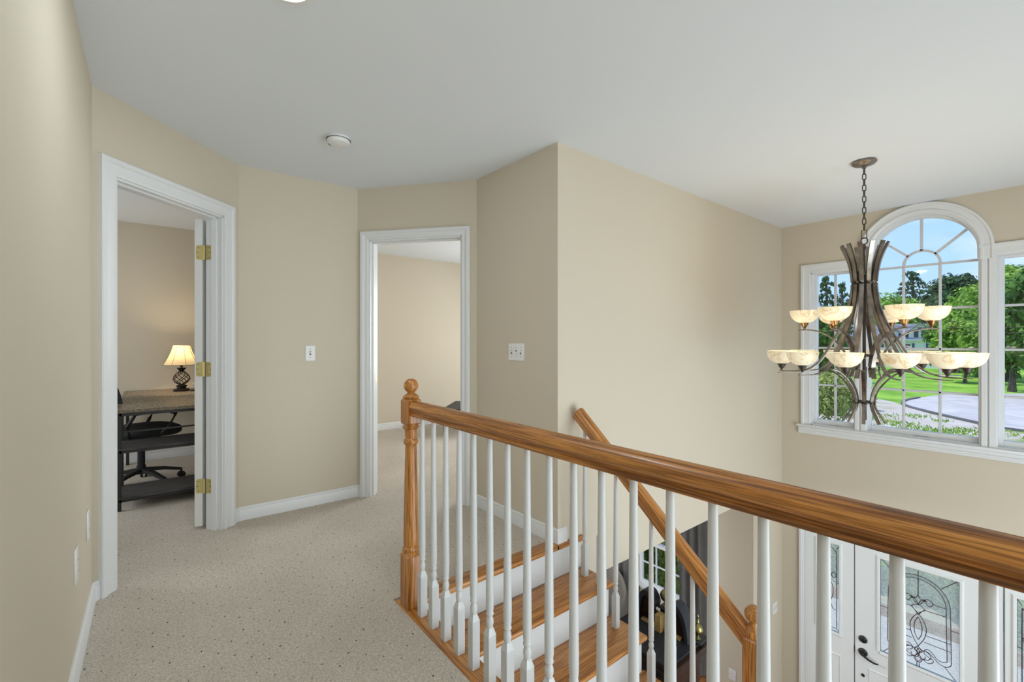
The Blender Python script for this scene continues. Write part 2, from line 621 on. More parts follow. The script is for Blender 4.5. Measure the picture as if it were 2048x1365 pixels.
M_SHELF = ramp_noise('dark_oak_laminate', [(0.3, S(60, 58, 58)), (0.7, S(98, 95, 93))], 3, stretch=(30, 2, 30), rough=0.5)
M_BLACK = flat('black_plastic', (0.013, 0.013, 0.015), 0.55)
M_BLACKFAB = flat('black_mesh_fabric', (0.018, 0.018, 0.02), 0.8)
M_IRON = flat('dark_iron', (0.02, 0.015, 0.012), 0.5, 0.6)
M_LAMPSHADE = flat('lamp_shade_cloth', S(206, 196, 170), 0.8, emit=S(255, 232, 186), estr=0.16)
M_DARKWOOD = ramp_noise('dark_walnut', [(0.3, S(28, 20, 18)), (0.7, S(62, 42, 34))], 4, stretch=(3, 3, 20), rough=0.3)
M_DUSTTOP = ramp_noise('dark_top_board', [(0.3, S(40, 42, 48)), (0.7, S(58, 60, 66))], 5, rough=0.45)
M_RAWWOOD = ramp_noise('raw_pine', [(0.3, S(150, 120, 70)), (0.7, S(196, 168, 112))], 8, rough=0.6)
M_CURTAIN = flat('charcoal_curtain', S(136, 133, 131), 0.85, var=0.12, vscale=6)
M_SOFA = flat('grey_velvet', S(112, 108, 100), 0.75, var=0.15, vscale=8)
M_SOFADK = flat('dark_brown_leather', S(46, 38, 34), 0.45)
M_RUG = flat('navy_rug', S(52, 58, 70), 0.95, var=0.15, vscale=20)
M_LAWN = ramp_noise('lawn', [(0.3, S(100, 148, 40)), (0.5, S(136, 182, 62)), (0.7, S(166, 204, 88))], 0.35, detail=8)
M_ROAD = ramp_noise('asphalt', [(0.3, S(186, 180, 174)), (0.7, S(210, 204, 198))], 0.5, detail=8, distort=1.5)
M_VERGE = ramp_noise('sandy_verge', [(0.30, S(92, 140, 50)), (0.37, S(150, 160, 96)), (0.42, S(196, 184, 168)), (0.75, S(214, 206, 196))], 0.30, detail=7)
M_CURB = flat('stone_kerb', S(110, 106, 108), 0.9)
M_PORCH = flat('porch_concrete', S(216, 208, 204), 0.9, var=0.06, vscale=3)
M_BRICK = ramp_noise('brick_edging', [(0.35, S(120, 70, 56)), (0.65, S(186, 138, 118))], 4)
M_LEAF1 = leaf_mat('bright_leaves', S(70, 118, 34), S(190, 224, 100), 6)
M_LEAF2 = leaf_mat('deep_leaves', S(40, 78, 34), S(132, 178, 78), 6)
M_PINE = leaf_mat('pine_needles', S(32, 58, 40), S(100, 132, 84), 6)
M_SHRUB = leaf_mat('shrub_leaves', S(96, 110, 50), S(214, 226, 124), 8)
M_BARK = ramp_noise('bark', [(0.3, S(70, 60, 52)), (0.7, S(120, 108, 96))], 3, stretch=(4, 4, 0.6))
M_SIDING = flat('white_siding', S(240, 236, 232), 0.7)
M_ROOF = ramp_noise('grey_shingles', [(0.3, S(112, 116, 126)), (0.7, S(150, 152, 162))], 1.5)
M_DKPANE = flat('dark_window', S(70, 74, 84), 0.2)
M_SHUTTER = flat('blue_shutter', S(74, 86, 128), 0.6)
M_EXTWALL = flat('outside_cladding', S(200, 196, 186), 0.8)
M_EMIT = flat('lit_diffuser', (0.9, 0.9, 0.9), 0.5, emit=(1, 0.97, 0.92), estr=6.0)

# ------------------------------------------------------------------ room shell
P1 = Vector((-2.90, -0.215, 0)); P2 = Vector((-3.585, 0.472, 0)); P3 = Vector((-3.565, 1.285, 0))
P4 = Vector((-2.80, 1.905, 0)); PC = Vector((-1.965, 1.93, 0))
CEIL, FL, YW, XA = 2.44, -2.80, 5.268, -1.965
LCEIL = -0.30


def frame_of(a, b):
    u = (b - a).normalized()
    return u, Vector((u.y, -u.x, 0))


def wmat(P, u, n):
    """local x along the wall, local y into the wall (away from the visible side), local z up."""
    return Matrix(((u.x, -n.x, 0, P.x), (u.y, -n.y, 0, P.y), (0, 0, 1, P.z), (0, 0, 0, 1)))


def wall_panel(mb, P, u, n, L, z0, z1, th, holes=()):
    M = wmat(P, u, n)
    s = 0.0
    for (a, b, c, d) in sorted(holes):
        if a > s:
            mb.box(s, a, 0, th, z0, z1, M=M)
        if c > z0:
            mb.box(a, b, 0, th, z0, c, M=M)
        if d < z1:
            mb.box(a, b, 0, th, d, z1, M=M)
        s = b
    if s < L:
        mb.box(s, L, 0, th, z0, z1, M=M)
    return mb


def wall(name, a, b, z0, z1, th, label, holes=(), mat=None):
    u, n = frame_of(a, b)
    mb = wall_panel(MB(), a, u, n, (b - a).length, z0, z1, th, holes)
    return struct(mb.build(name, mat or M_WALL, origin=(0, 0, 0), smooth=0), label, 'wall')


TH_ = 0.115
DB = (0.112, 0.832, 2.048)      # office door opening: s0, s1, head
DD = (0.098, 0.868, 2.028)      # bedroom door opening
wall('wall_left', Vector((3.0, -0.215, 0)), P1, 0, CEIL, TH_, 'beige hall wall running past the camera on the left')
wall('wall_office', P1, P2, 0, CEIL, TH_, 'angled beige wall around the office doorway', [(DB[0], DB[1], 0, DB[2])])
wall('wall_middle', P2, P3, 0, CEIL, TH_, 'beige wall with one switch between the two doorways')
wall('wall_bedroom', P3, P4, 0, CEIL, TH_, 'angled beige wall around the bedroom doorway', [(DD[0], DD[1], 0, DD[2])])
wall('wall_short', P4, PC, 0, CEIL, TH_, 'short beige wall with a triple switch beside the stair head')
wall('wall_foyer', PC, Vector((XA, YW, 0)), LCEIL, CEIL, TH_, 'tall bright beige foyer wall beyond the stair')
wall('wall_foyer_jamb', Vector((XA, 4.86, 0)), Vector((XA, YW, 0)), FL, LCEIL, TH_, 'short beige wall end beside the front door downstairs')
wall('wall_right', Vector((2.0, 5.43, 0)), Vector((2.0, 0.95, 0)), FL, CEIL, TH_, 'beige foyer side wall')
wall('wall_stairwell', Vector((3.0, 0.985, 0)), Vector((XA, 0.985, 0)), FL, -0.03, 0.10, 'beige wall under the hall floor along the stair')
wall('wall_hall_end', Vector((3.0, 1.0, 0)), Vector((3.0, -0.3, 0)), 0, CEIL, TH_, 'beige end wall of the hall')
wall('wall_hall_return', Vector((2.0, 0.95, 0)), Vector((3.1, 0.95, 0)), 0, CEIL, TH_, 'beige hall wall past the railing')
wall('wall_exterior', Vector((-6.0, -2.1, 0)), Vector((-6.0, 5.43, 0)), FL, CEIL, 0.15, 'beige outer wall behind the desk and in the bedroom')
wall('wall_office_end', Vector((-2.5, -2.0, 0)), Vector((-6.1, -2.0, 0)), 0, CEIL, TH_, 'beige office end wall')
wall('wall_office_side', Vector((-2.6, -0.33, 0)), Vector((-2.6, -2.1, 0)), 0, CEIL, TH_, 'beige office side wall')
wall('wall_partition', Vector((-6.0, 1.36, 0)), Vector((-3.66, 1.36, 0)), 0, CEIL, 0.10, 'beige partition between office and bedroom')
wall('wall_living', Vector((XA, 1.30, 0)), Vector((-6.0, 1.30, 0)), FL, -0.03, 0.1, 'beige living room wall under the landing')

mb = MB()
mb.poly_prism([(-6.1, -2.1), (-2.5, -2.1), (-2.5, -0.33), (3.1, -0.33), (3.1, 0.905), (-2.033, 0.905), (-2.033, 1.95), (-2.08, 2.04), (-2.08, 5.27), (-6.1, 5.27)], -0.028, 0.0)
struct(mb.build('floor', M_CARPET, origin=(0, 0, 0), smooth=0), 'beige pin-dot carpet of the upstairs hall and rooms', 'carpet')
mb = MB()
mb.box(-6.1, 2.1, 0.985, 5.43, FL - 0.1, FL)
struct(mb.build('floor_downstairs', M_FLOORW, origin=(0, 0, 0), smooth=0), 'oak floor of the foyer and living room', 'floor')
mb = MB()
mb.box(-6.15, 3.12, -2.12, 5.43, CEIL, CEIL + 0.12)
struct(mb.build('ceiling', M_CEIL, origin=(0, 0, 0), smooth=0), 'smooth white ceiling over hall and foyer', 'ceiling')
mb = MB()
mb.box(-6.0, XA - 0.001, 1.30, YW, LCEIL, -0.035)
struct(mb.build('ceiling_living', M_CEIL, origin=(0, 0, 0), smooth=0), 'white living room ceiling', 'ceiling')

# front wall: rectangular triple window with an arched middle light, a small living room window and the door unit
WX0, WX1, WZ0, WZ1 = -1.69, -0.03, 0.375, 1.925       # upper opening
ACX, ASP, AR = -0.858, 1.985, 0.366                  # arch centre x, spring height, inner radius
DX0, DX1, DZ1 = -1.755, 0.06, -0.60                  # door unit opening
LX0, LX1, LZ0, LZ1 = -3.80, -3.03, -2.12, -0.62      # living room window
FT = 0.16
mb = MB()
fP, fu, fn = Vector((-6.1, YW, 0)), Vector((1, 0, 0)), Vector((0, -1, 0))
f0 = -6.1
A0, A1 = ACX - AR, ACX + AR
# lower storey
wall_panel(mb, fP, fu, fn, 8.2, FL, LCEIL, FT, [(LX0 - f0, LX1 - f0, LZ0, LZ1), (DX0 - f0, DX1 - f0, FL, DZ1)])
# upper storey around the window
wall_panel(mb, Vector((-6.1, YW, 0)), fu, fn, A0 - f0, LCEIL, CEIL, FT, [(WX0 - f0, A0 - f0, WZ0, WZ1)])
wall_panel(mb, Vector((A1, YW, 0)), fu, fn, 2.1 - A1, LCEIL, CEIL, FT, [(0.0, WX1 - A1, WZ0, WZ1)])
mb.box(A0, A1, YW, YW + FT, LCEIL, WZ0)
K = 36
for k in range(K):
    a, b = pi - pi * k / K, pi - pi * (k + 1) / K
    xa, za, xb, zb = ACX + AR * cos(a), ASP + AR * sin(a), ACX + AR * cos(b), ASP + AR * sin(b)
    v = [(xa, YW, za), (xb, YW, zb), (xb, YW, CEIL), (xa, YW, CEIL)]
    v += [(x, YW + FT, z) for x, _, z in v]
    mb.raw(v, [(0, 1, 2, 3), (7, 6, 5, 4), (0, 4, 5, 1), (2, 6, 7, 3)])
struct(mb.build('wall_front', M_WALL, origin=(0, 0, 0), smooth=0), 'beige outer wall with the arched window above the front door', 'wall')


def prof(w, t=0.020):
    return [(0, 0), (0, t * 0.5), (0.010, t * 0.72), (0.022, t * 0.60), (w - 0.030, t * 0.86), (w - 0.024, t * 1.25), (w - 0.006, t * 1.25), (w, t * 1.05), (w, 0)]


BP = [(0, 0), (0, 0.014), (0.060, 0.014), (0.072, 0.010), (0.080, 0.011), (0.090, 0.004), (0.090, 0)]


def baseboard(name, pts, label, z=0.0):
    """pts: wall points (x, y); the board stands on the visible side; mitred at corners."""
    mb = MB(); bm = mb.bm
    K = len(pts); rings = []
    Q = [Vector((p[0], p[1])) for p in pts]
    for i in range(K):
        ns = []
        if i > 0:
            d = (Q[i] - Q[i - 1]).normalized(); ns.append(Vector((d.y, -d.x)))
        if i < K - 1:
            d = (Q[i + 1] - Q[i]).normalized(); ns.append(Vector((d.y, -d.x)))
        m = ns[0] if len(ns) == 1 else (ns[0] + ns[1]).normalized() / max(0.3, (ns[0] + ns[1]).normalized().dot(ns[0]))
        rings.append([bm.verts.new((Q[i].x + m.x * d_, Q[i].y + m.y * d_, z + h)) for h, d_ in BP])
    n_ = len(BP)
    for A, B in zip(rings[:-1], rings[1:]):
        for k in range(n_):
            bm.faces.new((A[k], A[(k + 1) % n_], B[(k + 1) % n_], B[k]))
    bm.faces.new(rings[0]); bm.faces.new(rings[-1])
    return struct(mb.build(name, M_TRIM, origin=(0, 0, 0), smooth=20), label, 'baseboard')


uB, nB = frame_of(P1, P2); uC, nC = frame_of(P2, P3); uD, nD = frame_of(P3, P4); uE, nE = frame_of(P4, PC)
LB, LD = (P2 - P1).length, (P4 - P3).length
CWB, CWD = 0.083, 0.066
a = P1 + uB * (DB[0] - CWB - 0.001)
baseboard('baseboard_left', [(3.0, -0.215), (P1.x, P1.y), (a.x, a.y)], 'white baseboard along the left wall')
a = P1 + uB * (DB[1] + CWB + 0.001); b = P3 + uD * (DD[0] - CWD - 0.001)
baseboard('baseboard_middle', [(a.x, a.y), (P2.x, P2.y), (P3.x, P3.y), (b.x, b.y)], 'white baseboard between the two doorways')
a = P3 + uD * (DD[1] + CWD + 0.001)
baseboard('baseboard_short', [(a.x, a.y), (P4.x, P4.y), (PC.x, PC.y), (XA, 2.00)], 'white baseboard under the triple switch turning the stair corner')
baseboard('baseboard_office', [(-6.0, -1.99), (-6.0, 1.35)], 'white baseboard behind the desk')
baseboard('baseboard_bedroom', [(-6.0, 1.47), (-6.0, 5.26)], 'white baseboard along the bedroom wall')


def door_trim(name, P, u, n, op, w, label):
    s0, s1, zh = op
    root = thing(name, label, 'doorway', tuple(P + u * (s0 + s1) / 2), kind='structure')
    pr = prof(w)
    mb = MB(); mb.frame_run([(s0, 0), (s0, zh), (s1, zh), (s1, 0)], pr, P, u, n)
    mb.frame_run([(s1, 0), (s1, zh), (s0, zh), (s0, 0)][::-1], pr, P - n * TH_, u, -n)
    mb.build('casing', M_TRIM, root, smooth=25)
    M = wmat(P, u, n)
    mb = MB()
    t = 0.012
    mb.box(s0 - 0.002, s0 + t, 0.001, TH_ - 0.001, 0, zh, M=M)
    mb.box(s1 - t, s1 + 0.002, 0.001, TH_ - 0.001, 0, zh, M=M)
    mb.box(s0, s1, 0.001, TH_ - 0.001, zh - t, zh + 0.002, M=M)
    # stop strips
    mb.box(s0 + t, s0 + t + 0.010, 0.035, 0.070, 0, zh - t, M=M)
    mb.box(s1 - t - 0.010, s1 - t, 0.035, 0.070, 0, zh - t, M=M)
    mb.box(s0 + t, s1 - t, 0.035, 0.070, zh - t - 0.010, zh - t, M=M)
    mb.build('jamb', M_TRIM, root, smooth=0)
    return root


d2 = door_trim('door_2', P1, uB, nB, DB, CWB, 'white trimmed doorway of the office with an open door')
d3 = door_trim('door_3', P3, uD, nD, DD, CWD, 'white trimmed doorway of the bedroom')
# strike plate on the left jamb of the bedroom doorway
M = wmat(P3, uD, nD)
mb = MB(); mb.box(DD[0] + 0.012, DD[0] + 0.0145, 0.070, 0.100, 0.905, 0.965, M=M)
mb.build('strike_plate', M_BRASS, d3, smooth=0)

# office door leaf, swung fully open into the office, its hinged edge towards us
M = wmat(P1, uB, nB)
H = P1 + uB * (DB[1] - 0.020) - nB * (TH_ + 0.008)
ang = radians(22)
L_ = Vector((-cos(ang), sin(ang), 0)); T_ = Vector((-sin(ang), -cos(ang), 0))   # T_ points to the leaf side facing -Y
leaf = thing('door_leaf', 'white panel door swung open into the office', 'door', (H.x, H.y, 0.012), kind='structure')
leaf.name = 'door_4'
ORG[leaf.name] = (H.x, H.y, 0.012)
LM = Matrix(((L_.x, T_.x, 0, H.x), (L_.y, T_.y, 0, H.y), (0, 0, 1, 0), (0, 0, 0, 1)))
mb = MB(); mb.box(0.012, 0.70, 0.012, 0.056, 0.02, 2.03, M=LM)
for (x0, x1) in ((0.10, 0.32), (0.40, 0.62)):
    for (z0, z1) in ((0.22, 0.85), (1.0, 1.55), (1.65, 1.92)):
        mb.box(x0, x1, 0.008, 0.060, z0, z1, bev=0.004, M=LM)
slab = mb.build('slab', M_DOOREDGE, leaf, smooth=0)
mb = MB(); mb.lathe([(0.0, 0), (0.026, 0), (0.026, 0.006), (0.012, 0.012), (0.012, 0.03), (0.026, 0.045), (0.028, 0.06), (0.018, 0.075), (0, 0.078)], 20,
                    M=LM @ Matrix.Translation((0.64, 0.046, 0.96)) @ Matrix.Rotation(-pi / 2, 4, 'X'))
mb.build('door_knob', M_BRASS, leaf)
for zc in (1.811, 1.047, 0.282):
    mb = MB()
    hh = 0.047
    # rounded plate on the door edge
    def plate(w0, w1, x, left, Mx):
        pts = []
        r = 0.012
        a0, a1 = (w0, w1)
        far = a1
        for (cx, cz, st) in ((far - r, hh - r, 0), (far - r, -hh + r, -pi / 2)):
            seg = [(cx + r * cos(st + pi / 2 - pi / 2 * q / 4), cz + r * sin(st + pi / 2 - pi / 2 * q / 4)) for q in range(5)]
            pts += seg
        pts = [(a0, hh)] + pts + [(a0, -hh)]
        return pts
    pts = plate(0.0, 0.038, 0, 1, None)
    # edge plate: plane of the leaf's hinge edge (local x = 0.012 facing -x), width runs along local y
    E_ = LM @ Matrix(((0, 0, -1, 0.012), (1, 0, 0, 0.010), (0, 1, 0, zc), (0, 0, 0, 1)))
    mb.poly_prism(pts, 0.0, 0.0022, M=E_)
    # jamb plate: on the jamb face s = s1 - 0.012, width runs from the back edge to the front
    J_ = M @ Matrix(((0, 0, -1, DB[1] - 0.012), (-1, 0, 0, TH_ - 0.002), (0, 1, 0, zc), (0, 0, 0, 1)))
    mb.poly_prism(pts, 0.0, 0.0022, M=J_)
    mb.lathe([(0, -hh - 0.003), (0.0055, -hh), (0.0055, hh), (0, hh + 0.003)], 12, c=(H.x, H.y, zc))
    hg = mb.build('hinge', M_BRASS, leaf, smooth=30)
    for (w, z) in ((0.024, 0.032), (0.030, 0.0), (0.024, -0.032)):
        for T in (E_, J_):
            mb = MB(); mb.lathe([(0, 0.0021), (0.0032, 0.0021), (0.0026, 0.0032), (0, 0.0034)], 8, M=T @ Matrix.Translation((w, z, 0)))
            mb.build('screw', M_SCREW, hg, smooth=0)

# ------------------------------------------------------------------ wall plates


def plate_on(name, P, u, n, s, z, w, h, label, cat, toggles=0, group=None, slots=False):
    C = P + u * s
    root = thing(name, label, cat, (C.x, C.y, z - h / 2), group)
    M = wmat(P, u, n)
    M = M @ Matrix.Translation((s, 0, z))
    mb = MB(); mb.box(-w / 2, w / 2, -0.006, 0.0005, -h / 2, h / 2, bev=0.003, M=M)
    mb.build('plate', M_PLATE, root, smooth=40)
    for k in range(toggles):
        x = (k - (toggles - 1) / 2) * 0.046
        mb = MB(); mb.box(x - 0.006, x + 0.006, -0.0065, 0, -0.014, 0.014, M=M)
        mb.build('toggle_slot', M_SLOT, root, smooth=0)
        up = 1 if k != 1 else -1
        mb = MB(); mb.box(x - 0.0045, x + 0.0045, -0.018, 0, up * 0.004 - 0.007, up * 0.004 + 0.007, bev=0.002, M=M)
        mb.build('toggle', M_PLATE, root, smooth=40)
        for zz in (-0.030, 0.030):
            mb = MB(); mb.lathe([(0, 0), (0.0028, 0), (0.0022, 0.0012), (0, 0.0014)], 8, M=M @ Matrix.Translation((x, -0.006, zz)) @ Matrix.Rotation(pi / 2, 4, 'X'))
            mb.build('screw', M_SLOT, root, smooth=0)
    if slots:
        for zz in (-0.02, 0.02):
            mb = MB(); mb.box(-0.016, 0.016, -0.0075, 0, zz - 0.013, zz + 0.013, bev=0.003, M=M)
            oo = mb.build('outlet_face', M_PLATE, root, smooth=40)
            mb = MB()
            for xx in (-0.006, 0.006):
                mb.box(xx - 0.0012, xx + 0.0012, -0.0079, -0.004, zz - 0.003, zz + 0.006, M=M)
            mb.build('slot', M_SLOT, oo, smooth=0)
    return root


plate_on('light_switch', P2, uC, nC, 0.460, 1.141, 0.070, 0.116, 'white single toggle switch plate on wall between the two doorways', 'switch', 1)
plate_on('light_switch', P4, uE, nE, 0.455, 1.158, 0.158, 0.116, 'white triple toggle switch plate on wall beside the bedroom doorway', 'switch', 3)
PL, uL, nL = Vector((3.0, -0.215, 0)), Vector((-1, 0, 0)), Vector((0, 1, 0))
plate_on('outlet_plate', PL, uL, nL, 3.0 + 2.29, 0.41, 0.075, 0.125, 'lower white outlet plate on the left wall, nearer the camera', 'outlet', slots=True)
plate_on('outlet_plate', PL, uL, nL, 3.0 + 2.69, 0.43, 0.075, 0.125, 'white outlet plate on the left wall, nearer the office doorway', 'outlet', slots=True)
plate_on('light_switch', Vector((XA, 1.93, 0)), Vector((0, 1, 0)), Vector((1, 0, 0)), 5.09 - 1.93, -1.555, 0.115, 0.116, 'white double switch plate downstairs beside the front door', 'switch', 2)
plate_on('outlet_plate', Vector((-6, YW, 0)), Vector((1, 0, 0)), Vector((0, -1, 0)), 6 - 2.487, -2.64, 0.085, 0.125, 'white outlet plate low on the downstairs wall right of the curtain', 'outlet', slots=True)

# ------------------------------------------------------------------ ceiling fixtures
sm = thing('smoke_detector', 'round white smoke detector on the hall ceiling', 'smoke detector', (-2.742, 0.874, CEIL))
mb = MB(); mb.lathe([(0, 0.0), (0.066, 0.0), (0.070, -0.010), (0.070, -0.014)], 40, c=(-2.742, 0.874, CEIL), cap=False)
mb.build('base', M_PLATE, sm)
mb = MB(); mb.lathe([(0.064, -0.014), (0.066, -0.020), (0.060, -0.034), (0.045, -0.039), (0, -0.040)], 40, c=(-2.742, 0.874, CEIL), cap=False)
cv = mb.build('cover', M_PLATE, sm)
mb = MB(); mb.lathe([(0, -0.040), (0.010, -0.040), (0.009, -0.043), (0, -0.043)], 16, c=(-2.735, 0.868, CEIL)); mb.build('test_button', M_PLATE, cv)
mb = MB()
for k in range(3):
    a = radians(215 + 9 * k)
    mb.box(-0.0025, 0.0025, -0.008, 0.008, -0.002, 0.002, M=Matrix.Translation((-2.742 + 0.057 * cos(a), 0.874 + 0.057 * sin(a), CEIL - 0.035)) @ Matrix.Rotation(a, 4, 'Z'))
mb.build('vent', M_SLOT, cv, smooth=0)

for k, ((x, y), w) in enumerate(zip(CANS, CAN_W)):
    root = thing('recessed_light', 'white recessed ceiling light at the top edge over the stair head', 'ceiling light', (x, y, CEIL))
    mb = MB(); mb.lathe([(0.075, 0.0), (0.095, 0.0), (0.094, -0.005), (0.078, -0.008), (0.075, -0.003)], 36, c=(x, y, CEIL), cap=False)
    mb.build('trim_ring', M_PLATE, root)
    mb = MB(); mb.lathe([(0, -0.0022), (0.075, -0.0022), (0.075, -0.0012), (0, -0.0012)], 36, c=(x, y, CEIL))
    mb.build('diffuser', M_EMIT, root)
    l = lamp('can_light', 'AREA', (x, y, CEIL - 0.012), w, (0.82, 0.94, 1.0), 0.14, aim=(0, 0, -1))
# ------------------------------------------------------------------ the arched triple window
GY = 5.362                                   # plane of the glass
w1 = thing('window_1', 'large white triple window with arched middle light behind the chandelier', 'window', ((WX0 + WX1) / 2, YW, WZ0), kind='structure')
pw = prof(0.088, 0.020)
mb = MB()
Pz = Vector((0, YW, 0)); ux = Vector((1, 0, 0)); nf = Vector((0, -1, 0))
mb.frame_run([(WX0, WZ0 - 0.02), (WX0, WZ1), (A0 - 0.002, WZ1)], pw, Pz, ux, nf)
mb.frame_run([(A1 + 0.002, WZ1), (WX1, WZ1), (WX1, WZ0 - 0.02)], pw, Pz, ux, nf)
mb.build('side_casing', M_TRIM, w1, smooth=25)
mb = MB()
arc = [(ACX - AR, WZ1 - 0.03)] + [(ACX + AR * cos(pi - pi * k / 40), ASP + AR * sin(pi - pi * k / 40)) for k in range(41)] + [(ACX + AR, WZ1 - 0.03)]
pa = [(0, 0), (0, 0.016), (0.012, 0.026), (0.024, 0.026), (0.032, 0.018), (0.066, 0.022), (0.074, 0.030), (0.086, 0.030), (0.090, 0.024), (0.090, 0)]
mb.frame_run(arc, pa, Pz, ux, nf)
mb.build('arch_casing', M_TRIM, w1, smooth=30)
mb = MB()
t = 0.010
mb.box(WX0 - 0.001, WX0 + t, YW - 0.004, YW + FT - 0.01, WZ0, WZ1)
mb.box(WX1 - t, WX1 + 0.001, YW - 0.004, YW + FT - 0.01, WZ0, WZ1)
mb.box(WX0, A0, YW - 0.004, YW + FT - 0.01, WZ1 - t, WZ1 + 0.001)
mb.box(A1, WX1, YW - 0.004, YW + FT - 0.01, WZ1 - t, WZ1 + 0.001)
mb.box(WX0, WX1, YW - 0.004, YW + FT - 0.01, WZ0 - 0.001, WZ0 + 0.012)
mb.build('jamb_lining', M_TRIM, w1, smooth=0)
mb = MB()
for k in range(44):
    a, b = pi - pi * k / 44, pi - pi * (k + 1) / 44
    v = []
    for r in (AR + 0.001, AR - t):
        for q in (a, b):
            for y in (YW - 0.004, YW + FT - 0.01):
                v.append((ACX + r * cos(q), y, ASP + r * sin(q)))
    mb.raw(v, [(4, 5, 7, 6), (0, 2, 3, 1), (0, 4, 6, 2), (1, 3, 7, 5)])
for s in (-1, 1):
    x = ACX + s * (AR - t / 2)
    mb.box(x - t / 2, x + t / 2, YW - 0.004, YW + FT - 0.01, WZ1 - 0.01, ASP)
mb.build('arch_lining', M_TRIM, w1, smooth=30)
# mullions between the lights
for x0, x1 in ((-1.330, -1.226), (-0.490, -0.386)):
    mb = MB()
    mb.box(x0, x1, YW - 0.002, GY + 0.04, WZ0, WZ1)
    mb.box(x0 + 0.010, x0 + 0.046, YW - 0.016, YW, WZ0, WZ1, bev=0.004)
    mb.box(x0 + 0.054, x1 - 0.006, YW - 0.016, YW, WZ0, WZ1, bev=0.004)
    mb.build('mullion', M_TRIM, w1, smooth=0)
mb = MB()
mb.box(-1.80, 0.09, YW - 0.026, YW, 0.283, 0.352, bev=0.005)
mb.box(-1.80, 0.09, YW - 0.034, YW, 0.300, 0.322, bev=0.005)
mb.build('apron', M_TRIM, w1, smooth=0)
mb = MB(); mb.box(-1.81, 0.10, YW - 0.045, YW + 0.02, 0.352, 0.378, bev=0.006, seg=2)
mb.build('stool', M_TRIM, w1, smooth=30)
# sashes
GB = 0.432


def sash(x0, x1, z0, z1, g0, g1, h0, h1, arch=False):
    mb = MB()
    y0, y1 = GY - 0.028, GY + 0.022
    mb.box(x0, g0, y0, y1, z0, z1, bev=0.003)
    mb.box(g1, x1, y0, y1, z0, z1, bev=0.003)
    mb.box(g0, g1, y0, y1, z0, h0, bev=0.003)
    if not arch:
        mb.box(g0, g1, y0, y1, h1, z1, bev=0.003)
    else:
        cx, zs, ri, ro = arch
        n = 44
        for k in range(n):
            a, b = pi - pi * k / n, pi - pi * (k + 1) / n
            v = []
            for r in (ro, ri):
                for q in (a, b):
                    for y in (y0, y1):
                        v.append((cx + r * cos(q), y, zs + r * sin(q)))
            mb.raw(v, [(4, 5, 7, 6), (0, 2, 3, 1), (0, 4, 6, 2), (1, 3, 7, 5)])
    return mb.build('sash', M_TRIM, w1, smooth=25)


GSP = 1.965
sl = sash(-1.682, -1.325, WZ0 + 0.01, WZ1 - 0.008, -1.657, -1.350, GB, 1.897)
sc_ = sash(-1.230, -0.486, WZ0 + 0.01, GSP, -1.214, -0.502, GB, None, (ACX, GSP, 0.356, 0.380))
sr = sash(-0.391, -0.038, WZ0 + 0.01, WZ1 - 0.008, -0.357, -0.062, GB, 1.897)
ROWS = (1.518, 1.162, 0.784)
MW = 0.0095


def bar_h(mb, x0, x1, z):
    mb.box(x0, x1, GY - 0.014, GY + 0.010, z - MW, z + MW, bev=0.003)


def bar_v(mb, x, z0, z1):
    mb.box(x - MW, x + MW, GY - 0.014, GY + 0.010, z0, z1, bev=0.003)


M_MUNT = flat('muntin_paint', (0.62, 0.62, 0.63), 0.5)
for sp_, g0, g1, xs in ((sl, -1.657, -1.350, (-1.504,)), (sr, -0.357, -0.062, (-0.21,))):
    mb = MB()
    for z in ROWS: bar_h(mb, g0, g1, z)
    for x in xs: bar_v(mb, x, GB, 1.897)
    mb.build('muntins', M_MUNT, sp_, smooth=0)
mb = MB()
for z in ROWS + (1.906,): bar_h(mb, -1.214, -0.502, z)
for x in (-0.980, -0.736): bar_v(mb, x, GB, 1.906)
rs = [(0.0095 * a, 0.012 * b) for a, b in ((-1, -1), (1, -1), (1, 1), (-1, 1))]
mb.sweep([(ACX + 0.122 * cos(pi * k / 24), GY, 1.915 + 0.122 * sin(pi * k / 24)) for k in range(25)], rs, up=(0, 1, 0))
for a in (pi / 2, radians(42), radians(138)):
    d = Vector((cos(a), 0, sin(a))); c0 = Vector((ACX, GY, 1.915))
    mb.sweep([c0 + d * 0.120, c0 + d * (0.40 if abs(a - pi / 2) < 0.1 else 0.385)], rs, up=(0, 1, 0))
mb.build('muntins', M_MUNT, sc_, smooth=25)
for sp_, g0, g1 in ((sl, -1.657, -1.350), (sr, -0.357, -0.062)):
    mb = MB(); mb.box(g0 - 0.004, g1 + 0.004, GY - 0.003, GY + 0.001, GB - 0.004, 1.901)
    mb.build('pane', M_GLASS, sp_, smooth=0)
mb = MB()
pts = [(-1.218, GB - 0.004), (-0.498, GB - 0.004)] + [(ACX + 0.36 * cos(pi * k / 32), GSP + 0.36 * sin(pi * k / 32)) for k in range(33)]
mb.poly_prism(pts, -0.002, 0.002, M=Matrix(((1, 0, 0, 0), (0, 0, 1, GY - 0.001), (0, 1, 0, 0), (0, 0, 0, 1))))
mb.build('pane', M_GLASS, sc_, smooth=0)
# sash locks on the stool line
for x in (-1.50, -0.86):
    mb = MB(); mb.box(x - 0.05, x + 0.05, GY - 0.040, GY - 0.027, 0.392, 0.404, bev=0.003)
    mb.build('sash_crank', M_TRIM, sl if x < -1.2 else sc_, smooth=0)

